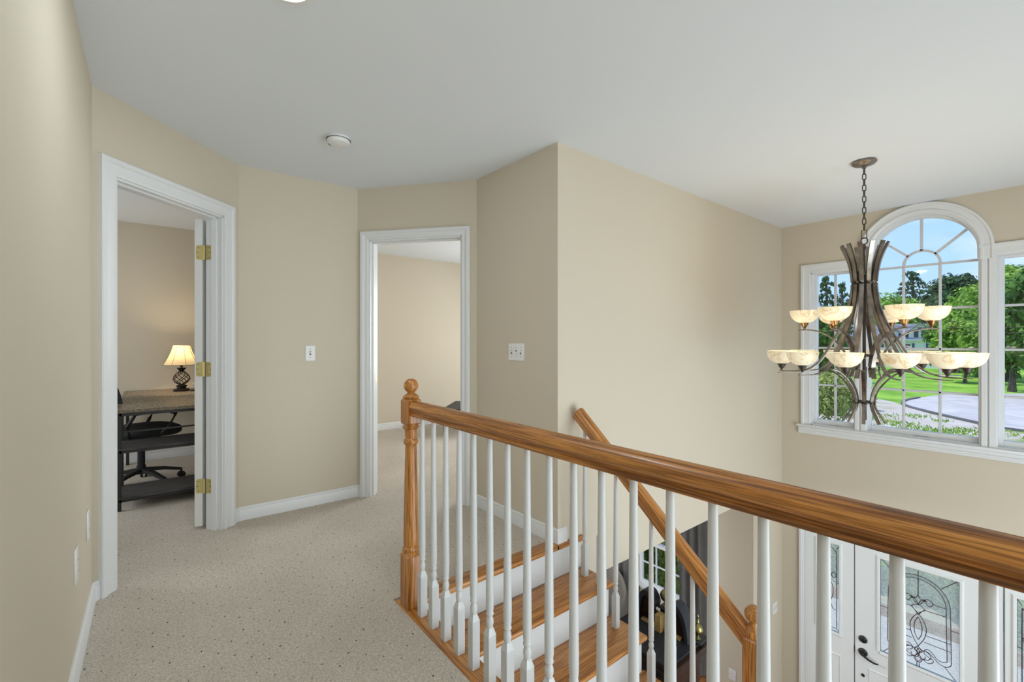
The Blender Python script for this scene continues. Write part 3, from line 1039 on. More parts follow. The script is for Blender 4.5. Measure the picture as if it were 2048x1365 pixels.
# ------------------------------------------------------------------ living room window
w2 = thing('window_2', 'white living room window between charcoal curtains downstairs', 'window', ((LX0 + LX1) / 2, YW, LZ0), kind='structure')
mb = MB()
mb.frame_run([(LX0, LZ0), (LX0, LZ1), (LX1, LZ1), (LX1, LZ0)], prof(0.07, 0.018), Pz, ux, nf)
mb.build('casing', M_TRIM, w2, smooth=25)
mb = MB(); mb.box(LX0 - 0.09, LX1 + 0.09, YW - 0.04, YW + 0.06, LZ0 - 0.025, LZ0 + 0.002, bev=0.005); mb.build('sill', M_TRIM, w2, smooth=0)
for nm, z0, z1, dy in (('upper_sash', -1.565, LZ1, 0.03), ('lower_sash', LZ0, -1.515, 0.0)):
    y0 = YW + 0.055 + dy
    mb = MB()
    mb.box(LX0, LX0 + 0.045, y0, y0 + 0.035, z0, z1); mb.box(LX1 - 0.045, LX1, y0, y0 + 0.035, z0, z1)
    mb.box(LX0 + 0.045, LX1 - 0.045, y0, y0 + 0.035, z0, z0 + 0.05); mb.box(LX0 + 0.045, LX1 - 0.045, y0, y0 + 0.035, z1 - 0.04, z1)
    ss = mb.build(nm, M_TRIM, w2, smooth=0)
    mb = MB()
    for k in (1, 2):
        x = LX0 + (LX1 - LX0) * k / 3
        mb.box(x - 0.008, x + 0.008, y0 + 0.008, y0 + 0.028, z0 + 0.03, z1 - 0.03)
    zm = (z0 + z1) / 2
    mb.box(LX0 + 0.03, LX1 - 0.03, y0 + 0.009, y0 + 0.027, zm - 0.008, zm + 0.008)
    mb.build('muntins', M_TRIM, ss, smooth=0)
    mb = MB(); mb.box(LX0 + 0.04, LX1 - 0.04, y0 + 0.016, y0 + 0.020, z0 + 0.04, z1 - 0.03); mb.build('pane', M_GLASS, ss, smooth=0)


def curtain(x0, x1, label):
    mb = MB(); bm = mb.bm
    n, rows = 60, 10
    vs = []
    for j in range(rows + 1):
        z = FL + 0.02 + (2.38 - 0.02) * j / rows
        row = []
        for i in range(n + 1):
            s = i / n
            x = x0 + (x1 - x0) * s
            y = YW - 0.11 + 0.035 * sin(s * (x1 - x0) / 0.105 * 2 * pi) * (0.75 + 0.25 * j / rows) + 0.01 * sin(s * 17 + j * 0.5)
            row.append(bm.verts.new((x, y, z)))
        vs.append(row)
    for j in range(rows):
        for i in range(n):
            bm.faces.new((vs[j][i], vs[j][i + 1], vs[j + 1][i + 1], vs[j + 1][i]))
    r = bmesh.ops.solidify(bm, geom=bm.faces[:], thickness=0.006)
    o = mb.build('curtain', M_CURTAIN, smooth=60)
    return tag(o, label, 'curtain', 'living room curtains')


curtain(-3.10, -2.75, 'charcoal curtain right of the downstairs window')
curtain(-4.42, -3.88, 'charcoal curtain left of the downstairs window')
rod = thing('curtain_rod', 'dark curtain rod above the downstairs window', 'curtain rod', (-3.6, YW - 0.11, -0.42))
mb = MB(); mb.tube([(-4.55, YW - 0.11, -0.40), (-2.66, YW - 0.11, -0.40)], 0.012, 12); mb.build('pole', M_IRON, rod)
for x in (-4.55, -2.66):
    mb = MB(); mb.lathe([(0, -0.03), (0.02, -0.02), (0.026, 0), (0.02, 0.02), (0, 0.03)], 14, c=(x, YW - 0.11, -0.40)); mb.build('finial', M_IRON, rod)
for x in (-4.47, -2.72):
    mb = MB(); mb.box(x - 0.008, x + 0.008, YW - 0.11, YW, -0.408, -0.392); mb.build('bracket', M_IRON, rod, smooth=0)

# ------------------------------------------------------------------ front door with two sidelights
d1 = thing('door_1', 'white front door with leaded glass and dark lever handle, between two sidelights', 'front door', (-0.838, YW, FL), kind='structure')
mb = MB()
mb.frame_run([(DX0, FL), (DX0, DZ1), (DX1, DZ1), (DX1, FL)], prof(0.04, 0.02), Pz, ux, nf)
mb.build('casing', M_TRIM, d1, smooth=25)
mb = MB()
mb.box(DX0, DX0 + 0.010, YW - 0.002, YW + 0.14, FL, DZ1); mb.box(DX1 - 0.010, DX1, YW - 0.002, YW + 0.14, FL, DZ1)
mb.box(DX0, DX1, YW - 0.002, YW + 0.14, DZ1 - 0.012, DZ1)
mb.box(-1.330, -1.322, YW + 0.03, YW + 0.14, FL, DZ1 - 0.012); mb.box(-0.358, -0.350, YW + 0.03, YW + 0.14, FL, DZ1 - 0.012)
mb.box(DX0, DX1, YW + 0.005, YW + 0.14, FL, FL + 0.02)
mb.build('frame', M_TRIM, d1, smooth=0)


def glazed(name, x0, x1, g0, g1, h0, h1, panels):
    mb = MB()
    z0, z1 = FL + 0.02, DZ1 - 0.014
    y0, y1 = YW + 0.002, YW + 0.046
    mb.box(x0, g0, y0, y1, z0, z1); mb.box(g1, x1, y0, y1, z0, z1)
    mb.box(g0, g1, y0, y1, z0, h0); mb.box(g0, g1, y0, y1, h1, z1)
    for a, b, c, d in panels:
        mb.frame_run([(a, c), (a, d), (b, d), (b, c), (a, c)], [(0, 0), (0.0, 0.004), (0.008, 0.008), (0.016, 0.003), (0.016, 0)], Vector((0, y0, 0)), ux, nf)
    s_ = mb.build(name, M_DOOR, d1, smooth=0)
    mb = MB()
    mb.frame_run([(g0 + 0.004, h0 + 0.004), (g0 + 0.004, h1 - 0.004), (g1 - 0.004, h1 - 0.004), (g1 - 0.004, h0 + 0.004), (g0 + 0.004, h0 + 0.004)],
                 [(0, -0.01), (0, 0.004), (0.006, 0.012), (0.018, 0.014), (0.026, 0.008), (0.030, 0.002), (0.030, 0)], Vector((0, y0, 0)), ux, nf)
    mb.build('glass_moulding', M_DOOR, s_, smooth=20)
    return s_


GX0, GX1, GZ0, GZ1 = -1.135, -0.603, -1.645, -0.780
ds = glazed('slab', -1.320, -0.360, GX0, GX1, GZ0, GZ1, [(-1.20, -0.89, -2.62, -1.86), (-0.81, -0.49, -2.62, -1.86)])
s1 = glazed('sidelight', -1.744, -1.332, -1.630, -1.446, GZ0, -0.772, [(-1.63, -1.446, -2.62, -1.86)])
s2 = glazed('sidelight', -0.348, 0.048, -0.290, -0.106, GZ0, -0.772, [(-0.29, -0.106, -2.62, -1.86)])
GYD = YW + 0.022
LEAD = dict(
    a=[(0, .371), (.035, .371), (.076, .358), (.113, .34), (.142, .315), (.168, .281), (.188, .246), (.2, .207), (.205, .166), (.208, .061), (.21, -.114), (.212, -.271)],
    b=[(0, .344), (.035, .343), (.069, .331), (.103, .314), (.129, .289), (.152, .258), (.168, .224), (.177, .188), (.18, .149), (.181, .048), (.184, -.128), (.186, -.29)],
    c=[(.212, -.271), (.211, -.303), (.197, -.325), (.171, -.338), (.136, -.332), (.103, -.301), (.069, -.274), (.035, -.271)],
    d=[(.186, -.29), (.155, -.307), (.122, -.299), (.096, -.268), (.066, -.248), (.042, -.266), (.041, -.294), (.062, -.309), (.079, -.318)],
    e=[(.149, .317), (.26, .431)], f=[(.171, -.341), (.238, -.419)], g=[(0, .421), (0, .201)], h=[(.093, .161), (.18, .158)], i=[(.043, .085), (.18, .09)],
    j=[(.052, -.133), (.208, -.128)], k=[(.041, -.195), (.209, -.195)], l=[(.212, -.012), (.26, -.009)],
    m=[(-.046, .09), (-.02, .06), (.008, .032), (.035, -.01), (.052, -.06), (.054, -.096), (.045, -.15), (.028, -.195), (.004, -.24), (-.027, -.289)],
    n=[(0, .008), (.013, -.02), (.024, -.056), (.026, -.091), (.022, -.14), (.002, -.191)],
    o=[(0, .201), (.015, .173), (.039, .174), (.062, .187), (.086, .178), (.097, .156), (.079, .132), (.061, .135), (.05, .157), (.039, .161)],
    p=[(-.062, .171), (-.037, .163), (-.02, .134), (.001, .116), (.028, .106), (.043, .085), (.022, .062), (.001, .024)],
    q=[(0, .123), (.022, .162), (.05, .173)],
    r=[(-.034, -.279), (-.006, -.264), (.008, -.293), (.001, -.334), (-.02, -.354), (-.041, -.347), (-.048, -.319)],
    s=[(.004, -.3), (.035, -.274), (.059, -.275), (.083, -.298), (.079, -.323), (.056, -.345), (.028, -.346), (.011, -.328), (.004, -.3)],
    t=[(.028, -.346), (.062, -.368), (.096, -.345), (.096, -.322), (.079, -.318)],
    u=[(-.02, -.359), (.008, -.39), (.028, -.36)], v=[(.008, -.39), (.008, -.431)], w=[(-.027, -.289), (.001, -.315), (.022, -.35)])


def smooth_path(p, n=4):
    if len(p) < 3:
        return p
    out = []
    for i in range(len(p) - 1):
        p0 = p[max(0, i - 1)]; p1 = p[i]; p2 = p[i + 1]; p3 = p[min(len(p) - 1, i + 2)]
        for k in range(n):
            t_ = k / n
            out.append(tuple(0.5 * (2 * b + (c - a) * t_ + (2 * a - 5 * b + 4 * c - d) * t_ * t_ + (3 * b - a - 3 * c + d) * t_ ** 3) for a, b, c, d in zip(p0, p1, p2, p3)))
    out.append(p[-1])
    return out


def came(lines, cx, cz, parent, y, r=0.0026, mirror=True):
    mb = MB()
    for p in lines:
        sp = smooth_path(p)
        for sgn in ((1, -1) if mirror else (1,)):
            mb.tube([(cx + sgn * a, y, cz + b) for a, b in sp], r, 6, up=(0, 1, 0))
    return mb.build('lead_came', M_CAME, parent, smooth=60)


def pane_box(x0, x1, z0, z1, parent, y, m, nm='glass'):
    mb = MB(); mb.box(x0, x1, y, y + 0.004, z0, z1)
    return mb.build(nm, m, parent, smooth=0)


def band(outer, inner, cx, cz, parent, y):
    mb = MB(); bm = mb.bm
    for sg in (1, -1):
        A = smooth_path(outer, 3); B = smooth_path(inner, 3)
        n = min(len(A), len(B))
        va = [bm.verts.new((cx + sg * p[0], y, cz + p[1])) for p in A[:n]]; vb = [bm.verts.new((cx + sg * p[0], y, cz + p[1])) for p in B[:n]]
        for i in range(n - 1):
            bm.faces.new((va[i], va[i + 1], vb[i + 1], vb[i]))
    bmesh.ops.solidify(bm, geom=bm.faces[:], thickness=0.003)
    return mb.build('bevelled_band', M_BEVGLASS, parent, smooth=0)


pane_box(GX0 - 0.003, GX1 + 0.003, GZ0 - 0.003, GZ1 + 0.003, ds, GYD, M_TEXGLASS)
came(list(LEAD.values()), -0.869, -1.2125, ds, GYD - 0.001)
mb = MB()
rr = [(0.0, 0.0)]
mb.tube([(GX0 + 0.003, GYD, GZ0 + 0.003), (GX0 + 0.003, GYD, GZ1 - 0.003), (GX1 - 0.003, GYD, GZ1 - 0.003), (GX1 - 0.003, GYD, GZ0 + 0.003)], 0.0026, 6, closed=True, up=(0, 1, 0))
mb.build('border_came', M_CAME, ds)
band(LEAD['a'], LEAD['b'], -0.869, -1.2125, ds, GYD - 0.004)
SLL = [[(0, .40), (.03, .385), (.055, .35), (.062, .30), (.062, -.40)], [(.062, .30), (.062, -.36)], [(.062, .385), (.092, .43)], [(.062, .12), (.035, .09), (.02, .12)], [(.062, .12), (.035, .15), (.02, .12)], [(0, .06), (.028, .02), (.034, -.05), (.02, -.12), (0, -.16)],
       [(.062, -.22), (.03, -.21), (.012, -.15)], [(.062, .05), (.092, .05)], [(.062, -.40), (0, -.405)], [(.062, -.40), (.092, -.43)], [(0, .43), (0, .40)], [(0.02, 0.12), (0.0, 0.06)]]
for s_, x0, x1 in ((s1, -1.630, -1.446), (s2, -0.290, -0.106)):
    cx = (x0 + x1) / 2
    pane_box(x0 - 0.003, x1 + 0.003, GZ0 - 0.003, -0.769, s_, GYD, M_TEXGLASS)
    came(SLL, cx, -1.21, s_, GYD - 0.001)
    mb = MB()
    mb.tube([(x0 + 0.003, GYD, GZ0 + 0.003), (x0 + 0.003, GYD, -0.775), (x1 - 0.003, GYD, -0.775), (x1 - 0.003, GYD, GZ0 + 0.003)], 0.0026, 6, closed=True, up=(0, 1, 0))
    mb.build('border_came', M_CAME, s_)
RX = Matrix.Rotation(pi / 2, 4, 'X')
mb = MB(); mb.lathe([(0.034, 0), (0.034, 0.006), (0.028, 0.012), (0.014, 0.016), (0.012, 0.022), (0, 0.022)], 28, M=Matrix.Translation((-1.259, YW + 0.002, -1.595)) @ RX)
mb.box(-1.262, -1.256, YW - 0.034, YW - 0.018, -1.612, -1.578, bev=0.002)
mb.build('deadbolt', M_BLACKMETAL, ds)
mb = MB(); mb.lathe([(0.036, 0), (0.036, 0.006), (0.030, 0.012), (0.014, 0.016), (0.012, 0.045), (0, 0.045)], 28, M=Matrix.Translation((-1.259, YW + 0.002, -1.717)) @ RX)
mb.tube([(-1.262, YW - 0.045, -1.717), (-1.24, YW - 0.048, -1.724), (-1.205, YW - 0.048, -1.742), (-1.165, YW - 0.046, -1.752), (-1.135, YW - 0.044, -1.748)], 0.010, 10, scales=[1.2, 1.1, 0.95, 0.8, 0.6])
mb.build('lever_handle', M_BLACKMETAL, ds)
mb = MB(); mb.lathe([(0.014, 0), (0.014, 0.006), (0.006, 0.010), (0, 0.010)], 18, M=Matrix.Translation((-1.259, YW + 0.002, -1.935)) @ RX)
mb.build('lower_lock', M_BLACKMETAL, ds)
mb = MB(); mb.box(-1.3245, -1.3215, YW - 0.001, YW + 0.012, -1.75, -1.69); mb.build('latch_plate', M_BLACKMETAL, d1, smooth=0)
# ------------------------------------------------------------------ stair
RISE, RUN, XN0 = 0.2, 0.231, -1.942
YS0, YS1 = 0.987, 2.152
st = thing('staircase', 'oak stair with white risers going down beside the railing', 'staircase', (-1.5, 1.5, FL))


def nosed(x0, x1, y0, y1, z1, th=0.028):
    """tread board with rounded front (+x) and rounded open end (+y)."""
    mb = MB()
    mb.box(x0, x1, y0, y1, z1 - th, z1, bev=0.010, seg=3)
    return mb


nz = thing('landing_nosing', 'oak nosing strip edging the carpet at the top of the stair', 'stair nosing', (-1.98, 1.4, -0.03))
mb = MB(); mb.box(-2.036, XN0, 0.985, 1.927, -0.030, 0.003, bev=0.008, seg=3); mb.box(-1.963, XN0, 1.90, YS1, -0.030, 0.003, bev=0.008, seg=3)
mb.build('strip', M_OAKY, nz, smooth=40)
for i in range(1, 5):
    xr = XN0 - 0.022 + RUN * (i - 1)
    nosed(xr - (0.0 if i == 1 else 0.01), XN0 + RUN * i, YS0, YS1, -RISE * i).build('tread', M_OAKY, st, smooth=40)
for i in range(1, 6):
    xr = XN0 - 0.022 + RUN * (i - 1)
    mb = MB(); mb.box(xr - (0.0 if i == 1 else 0.016), xr + (0.002 if i == 1 else 0), YS0, YS1 - 0.030, -RISE * i, -RISE * (i - 1) - 0.028)
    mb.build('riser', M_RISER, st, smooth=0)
x5 = XN0 - 0.022 + RUN * 4
mb = MB(); mb.box(x5 - 0.01, 0.12, YS0, YS1, -1.028, -1.0, bev=0.010, seg=3)
mb.build('landing', M_OAKY, st, smooth=40)
pts = [(XA + 0.001, -0.03)]
for i in range(1, 5):
    xr = XN0 - 0.022 + RUN * (i - 1)
    pts += [(xr, -RISE * (i - 1) - 0.028), (xr, -RISE * i - 0.028)]
pts += [(x5, -RISE * 4 - 0.028), (x5, -1.028), (0.10, -1.028), (0.10, FL), (XA + 0.001, FL)]
seen = []
for p in pts:
    if not seen or (abs(p[0] - seen[-1][0]) + abs(p[1] - seen[-1][1])) > 1e-6:
        seen.append(p)
mb = MB(); mb.poly_prism(seen, 2.066, 2.084, M=Matrix(((1, 0, 0, 0), (0, 0, 1, 0), (0, 1, 0, 0), (0, 0, 0, 1))))
mb.build('stringer', M_RISER, st, smooth=0)
# lower flight turning towards the front door
for i in range(1, 9):
    y0 = YS1 - 0.02 + 0.24 * (i - 1)
    mb = MB(); mb.box(-0.80, 0.12, y0, y0 + 0.265, -1.0 - RISE * i - 0.028, -1.0 - RISE * i, bev=0.010, seg=2); mb.build('tread', M_OAKX, st, smooth=40)
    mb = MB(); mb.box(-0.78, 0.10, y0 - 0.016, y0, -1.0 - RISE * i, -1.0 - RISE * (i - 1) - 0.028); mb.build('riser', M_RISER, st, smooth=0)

# ------------------------------------------------------------------ guard rail of the hall
YR = 0.948
RAILSEC = [(-.019, 0), (.019, 0), (.021, .004), (.021, .012), (.017, .016), (.017, .020), (.026, .027), (.031, .037), (.031, .046), (.026, .057), (.015, .067), (0, .071),
           (-.015, .067), (-.026, .057), (-.031, .046), (-.031, .037), (-.026, .027), (-.017, .020), (-.017, .016), (-.021, .012), (-.021, .004)]
gr = thing('guard_railing', 'white balustrade with honey oak rail and newel along the hall edge', 'railing', (0.0, YR, 0.0))
mb = MB(); mb.sweep([(-1.897, YR, 0.888), (-1.0, YR, 0.888), (0.0, YR, 0.888), (1.99, YR, 0.888)], RAILSEC)
mb.build('handrail', M_OAKX, gr, smooth=40)
mb = MB(); mb.box(-2.015, 1.99, 0.903, 0.992, -0.026, 0.006, bev=0.006, seg=2)
mb.build('shoe_plate', M_OAKX, gr, smooth=40)


def newel(root, cx, cy, zb, w, z_block0, z_bl1, z_bl2, ztop, ball):
    """base block to z_block0, turned shaft to z_bl1, upper block z_bl1..z_bl2, ball to ztop."""
    h = w / 2
    mb = MB(); mb.box(cx - h, cx + h, cy - h, cy + h, zb, z_block0 - 0.02, bev=0.002)
    mb.lathe([(h * 1.41, -0.0205), (h * 1.10, -0.004), (h * 0.9, 0.0)], 4, M=Matrix.Translation((cx, cy, z_block0)) @ Matrix.Rotation(pi / 4, 4, 'Z'))
    base = mb.build('base_block', M_OAKZ, root, smooth=30)
    mb = MB()
    L = z_bl1 - z_block0
    mb.lathe([(h * .88, -0.012), (h * .92, -0.002), (h * 1.02, 0.006), (h * 1.02, 0.014), (h * .84, 0.022), (h * .92, 0.035), (h * .92, 0.06), (h * .86, L * .35), (h * .70, L - 0.105), (h * .68, L - 0.098),
              (h * .86, L - 0.088), (h * .92, L - 0.078), (h * .84, L - 0.070), (h * .70, L - 0.064), (h * .74, L - 0.035), (h * .80, L - 0.022), (h * 1.0, L - 0.016), (h * 1.04, L - 0.009), (h * .9, L - 0.002), (h * .85, L + 0.010)], 28, c=(cx, cy, z_block0))
    mb.build('turned_shaft', M_OAKZ, root, smooth=40)
    mb = MB(); mb.box(cx - h, cx + h, cy - h, cy + h, z_bl1, z_bl2, bev=0.008)
    mb.build('top_block', M_OAKZ, root, smooth=30)
    mb = MB(); R = ball
    zc = ztop - R
    g_ = (zc - 0.88 * R - z_bl2) / 0.031
    prof_ = [(h * .80, z_bl2 - 0.003), (h * 0.98, z_bl2 + 0.004 * g_), (h * 1.0, z_bl2 + 0.011 * g_), (h * .78, z_bl2 + 0.019 * g_), (h * .50, z_bl2 + 0.025 * g_)]
    a0 = -radians(62)
    for k in range(13):
        a = a0 + (pi / 2 - a0) * k / 12
        prof_.append((max(0, R * cos(a)) if k < 12 else 0, zc + R * sin(a)))
    mb.lathe(prof_, 32, c=(cx, cy, 0))
    mb.build('ball_finial', M_OAKZ, root, smooth=50)


n1 = thing('newel_post', 'oak newel post with ball top at the head of the stair', 'newel post', (-1.930, 0.945, 0.006))
newel(n1, -1.930, 0.945, 0.006, 0.074, 0.262, 0.846, 0.965, 1.058, 0.0335)


def baluster_mesh(h, blk):
    mb = MB()
    w = 0.0165
    mb.box(-w, w, -w, w, 0, blk - 0.014, bev=0.0012)
    bm = mb.bm
    # chamfered shoulder from square to round
    q = [bm.verts.new((sx * w, sy * w, blk - 0.0142)) for sx, sy in ((-1, -1), (1, -1), (1, 1), (-1, 1))]
    t_ = [bm.verts.new((sx * 0.0085, sy * 0.0085, blk + 0.012)) for sx, sy in ((-1, -1), (1, -1), (1, 1), (-1, 1))]
    for k in range(4):
        bm.faces.new((q[k], q[(k + 1) % 4], t_[(k + 1) % 4], t_[k]))
    mb.lathe([(0.0100, 0.004), (0.0098, 0.010), (0.0125, 0.020), (0.0140, 0.030), (0.0128, 0.040), (0.0098, 0.048), (0.0096, 0.052), (0.0138, 0.057), (0.0142, 0.061), (0.0118, 0.066), (0.0140, 0.080), (0.0146, 0.12),
              (0.0100, h - blk)], 16, c=(0, 0, blk))
    return mb


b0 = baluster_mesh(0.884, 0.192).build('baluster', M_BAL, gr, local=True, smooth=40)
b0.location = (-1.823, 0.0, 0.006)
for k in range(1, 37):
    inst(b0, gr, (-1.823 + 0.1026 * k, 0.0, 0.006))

# ------------------------------------------------------------------ stair railing on the open side
YW2 = 2.070
sr_ = thing('stair_railing', 'short oak handrail with white balusters descending along the stair', 'railing', (-1.4, YW2, -0.2))
SL = 0.852


def rail_top(x):
    return 0.886 - (x + 1.976) * SL


aa = atan2(-SL, 1)
th_r = 0.082
dz = th_r / cos(aa)
x0, x1 = XA + 0.012, -0.915
Lr = (x1 - x0) / cos(aa)
mb = MB(); mb.sweep([(0, 0, 0), (Lr / 2, 0, 0), (Lr, 0, 0)], [(a * 1.06, b * th_r / 0.071) for a, b in RAILSEC])
hr = mb.build('handrail', M_OAKX, sr_, local=True, smooth=40)
hr.location = Vector((x0, YW2, rail_top(x0) - dz)) - Vector(sr_.location)
hr.rotation_euler = (0, -aa, 0)
nb = 0
for i in range(1, 5):
    for k in range(2):
        xb = -1.873 + 0.234 * (i - 1) + 0.121 * k
        if xb > -0.96:
            continue
        zb = -RISE * i
        h = rail_top(xb) - dz - zb + 0.012
        o = baluster_mesh(h, 0.190 if k == 0 else 0.290).build('baluster', M_BAL, sr_, local=True, smooth=40)
        o.location = Vector((xb, YW2, zb)) - Vector(sr_.location)
n2 = thing('newel_post', 'oak newel post with ball top at the lower end of the stair handrail', 'newel post', (-0.884, YW2, -1.0))
newel(n2, -0.884, YW2, -1.0, 0.074, -0.76, -0.30, -0.068, 0.069, 0.038)

# ------------------------------------------------------------------ chandelier
CX, CY = -0.887, 3.739
ch = thing('chandelier', 'large two-tier pewter chandelier with alabaster glass bowls hanging before the window', 'chandelier', (CX, CY, CEIL))


def rz(path, ang):
    return [(CX + r * cos(ang), CY + r * sin(ang), z) for r, z in path]


mb = MB(); mb.lathe([(0, 0), (0.066, 0.0), (0.070, -0.006), (0.069, -0.016), (0.058, -0.026), (0.030, -0.036), (0.012, -0.040), (0.012, -0.050), (0, -0.050)], 40, c=(CX, CY, CEIL))
mb.build('canopy', M_PEWTER, ch)
mb = MB()
z = CEIL - 0.046
k = 0
while z > 1.985:
    path = []
    for q in range(16):
        a = 2 * pi * q / 16
        dx, dz_ = 0.0085 * cos(a), 0.0135 * sin(a) + (0.009 if sin(a) > 0 else -0.009)
        path.append((CX + (dx if k % 2 else 0.6 * dx), CY + (0.6 * dx if k % 2 else -dx), z - 0.022 + dz_))
    mb.tube(path, 0.0030, 6, closed=True, up=(0.577, 0.577, 0.577))
    z -= 0.0375
    k += 1
zl = z - 0.006
mb.tube([(CX - .014, CY, zl), (CX + .014, CY, zl), (CX + .014, CY, zl - .055), (CX - .014, CY, zl - .055)], 0.0030, 6, closed=True, up=(0, 1, 0))
mb.build('chain', M_DKPEWTER, ch)
mb = MB()
zr = zl - 0.05
mb.tube([(CX + 0.018 * sin(2 * pi * q / 20) * (1 if q < 10 else 1), CY, zr - 0.022 + 0.022 * cos(2 * pi * q / 20)) for q in range(20)], 0.0036, 8, closed=True, up=(0, 1, 0))
mb.lathe([(0, 0), (0.006, 0), (0.011, -0.02), (0.005, -0.05), (0.005, -0.17), (0.009, -0.18), (0.0085, zr - 0.044 - 0.80 - 0.18 + 0.18), (0, -(zr - 0.044 - 0.79))][:6] + [(0.010, -(zr - 0.044 - 0.81)), (0, -(zr - 0.044 - 0.80))], 16, c=(CX, CY, zr - 0.044))
mb.build('centre_rod', M_DKPEWTER, ch)
for zc, rr_, nm in ((1.692, 0.058, 'upper_ring'), (1.135, 0.066, 'middle_ring'), (0.823, 0.047, 'lower_ring')):
    mb = MB()
    mb.tube([(CX + rr_ * cos(2 * pi * q / 32), CY + rr_ * sin(2 * pi * q / 32), zc) for q in range(32)], 0.0075, 8, closed=True)
    for q in range(4):
        a = q * pi / 2 + 0.3
        mb.tube([(CX, CY, zc), (CX + rr_ * cos(a), CY + rr_ * sin(a), zc)], 0.005, 6)
    rg = mb.build(nm, M_DKPEWTER, ch)
    for q in range(8):
        a = q * pi / 4 + 0.25
        mb = MB(); mb.lathe([(0, -0.007), (0.006, -0.004), (0.007, 0), (0.006, 0.004), (0, 0.007)], 10, c=(CX + (rr_ + 0.006) * cos(a), CY + (rr_ + 0.006) * sin(a), zc - 0.014))
        mb.build('bead', M_PEWTER, rg)
mb = MB(); mb.lathe([(0, -0.05), (0.006, -0.047), (0.010, -0.036), (0.006, -0.026), (0.013, -0.016), (0.016, 0.0), (0.008, 0.014), (0, 0.016)], 20, c=(CX, CY, 0.805)); mb.build('drop_finial', M_PEWTER, ch)

STRIP = [(-0.011, -0.006), (0.011, -0.006), (0.0125, 0), (0.011, 0.006), (-0.011, 0.006), (-0.0125, 0)]
tall = smooth_path([(.128, 1.882), (.103, 1.82), (.082, 1.75), (.070, 1.68), (.066, 1.61), (.071, 1.54), (.084, 1.46), (.106, 1.385), (.136, 1.31), (.175, 1.235), (.217, 1.155), (.257, 1.090), (.310, 1.040), (.375, 1.016), (.44, 1.010), (.512, 1.010)], 3)
nT = len(tall)
sc_t = [1.08 - 0.62 * max(0, (i / nT - 0.45) / 0.55) for i in range(nT)]
bowl = [(0.020, -0.002), (0.034, 0.003), (0.055, 0.013), (0.074, 0.031), (0.086, 0.055), (0.0925, 0.088), (0.0885, 0.088), (0.082, 0.057), (0.070, 0.035), (0.052, 0.018), (0.034, 0.008), (0.0, 0.004)]
cup = [(0, -0.046), (0.006, -0.046), (0.008, -0.040), (0.006, -0.036), (0.012, -0.030), (0.019, -0.018), (0.024, -0.006), (0.029, 0.002), (0.027, 0.004), (0.0, 0.003)]


def socket(r, a, z, metal, w, nm):
    x, y = CX + r * cos(a), CY + r * sin(a)
    mb = MB(); mb.lathe(cup, 20, c=(x, y, z)); c_ = mb.build('socket_cup', metal, ch)
    mb = MB(); mb.lathe(bowl, 36, c=(x, y, z), cap=False); mb.build('glass_bowl', M_ALAB, c_, smooth=50)
    mb = MB(); mb.lathe([(0, 0.004), (0.010, 0.006), (0.012, 0.02), (0.019, 0.036), (0.022, 0.048), (0.016, 0.062), (0, 0.068)], 14, c=(x, y, z)); mb.build('bulb', M_BULB, c_)
    lamp('bulb_light', 'POINT', (x, y, z + 0.082), w, (1.0, 0.92, 0.80), radius=0.02)


M_BULB = flat('lit_bulb', (1, 0.95, 0.85), 0.4, emit=(1, 0.86, 0.62), estr=5.0)
for k in range(12):
    a = 0.049 + k * pi / 6
    mb = MB(); mb.sweep(rz(tall, a), STRIP, scales=sc_t)
    mb.build('frame_bar', M_PEWTER, ch, smooth=40)
    socket(0.488, a, 1.074, M_DKPEWTER, 0.15, 'lower')
up_arm = smooth_path([(.372, 1.309), (.325, 1.311), (.268, 1.303), (.21, 1.277), (.155, 1.23), (.112, 1.168), (.085, 1.10), (.078, 1.04), (.092, .985)], 3)
nU = len(up_arm)
for k in range(6):
    a = 0.304 + k * pi / 3
    mb = MB(); mb.sweep(rz(up_arm, a), STRIP, scales=[0.55 + 0.55 * min(1, i / nU / 0.6) for i in range(nU)])
    mb.build('upper_arm', M_PEWTER, ch, smooth=40)
    socket(0.336, a, 1.360, M_ANTBRASS, 0.15, 'upper')
low = smooth_path([(.235, 1.043), (.20, 1.037), (.150, 1.005), (.105, .955), (.070, .895), (.055, .83), (.062, .785), (.085, .74), (.112, .690)], 3)
for k in range(8):
    a = 0.20 + k * pi / 4
    mb = MB(); mb.sweep(rz(low, a), STRIP, scales=[0.85] * len(low))
    mb.build('lower_scroll', M_PEWTER, ch, smooth=40)
# ------------------------------------------------------------------ office furniture
DZ = 0.733
dk = thing('desk', 'grey oak desk with black steel frame and open shelves in the office', 'desk', (-5.1, 0.12, 0))
mb = MB(); mb.box(-5.93, -4.28, -0.20, 0.42, DZ - 0.022, DZ, bev=0.002); mb.build('desk_top', M_DESK, dk, smooth=0)
for x in (-4.32, -4.66, -5.88):
    for y in (-0.175, 0.395):
        mb = MB(); mb.box(x - 0.0125, x + 0.0125, y - 0.0125, y + 0.0125, 0, DZ - 0.022); mb.build('leg', M_BLACKMETAL, dk, smooth=0)
mb = MB()
for x in (-4.32, -4.66, -5.88):
    mb.box(x - 0.0125, x + 0.0125, -0.175, 0.395, DZ - 0.047, DZ - 0.022)
for y in (-0.175, 0.395):
    mb.box(-5.88, -4.32, y - 0.0125, y + 0.0125, DZ - 0.047, DZ - 0.022)
for z in (0.075, 0.43):
    for x in (-4.32, -4.66):
        mb.box(x - 0.0125, x + 0.0125, -0.175, 0.395, z - 0.012, z + 0.010)
mb.box(-4.326, -4.314, -0.175, 0.395, 0.565, 0.577)
mb.box(-5.88, -4.66, 0.389, 0.401, 0.30, 0.50)
mb.build('steel_frame', M_BLACKMETAL, dk, smooth=0)
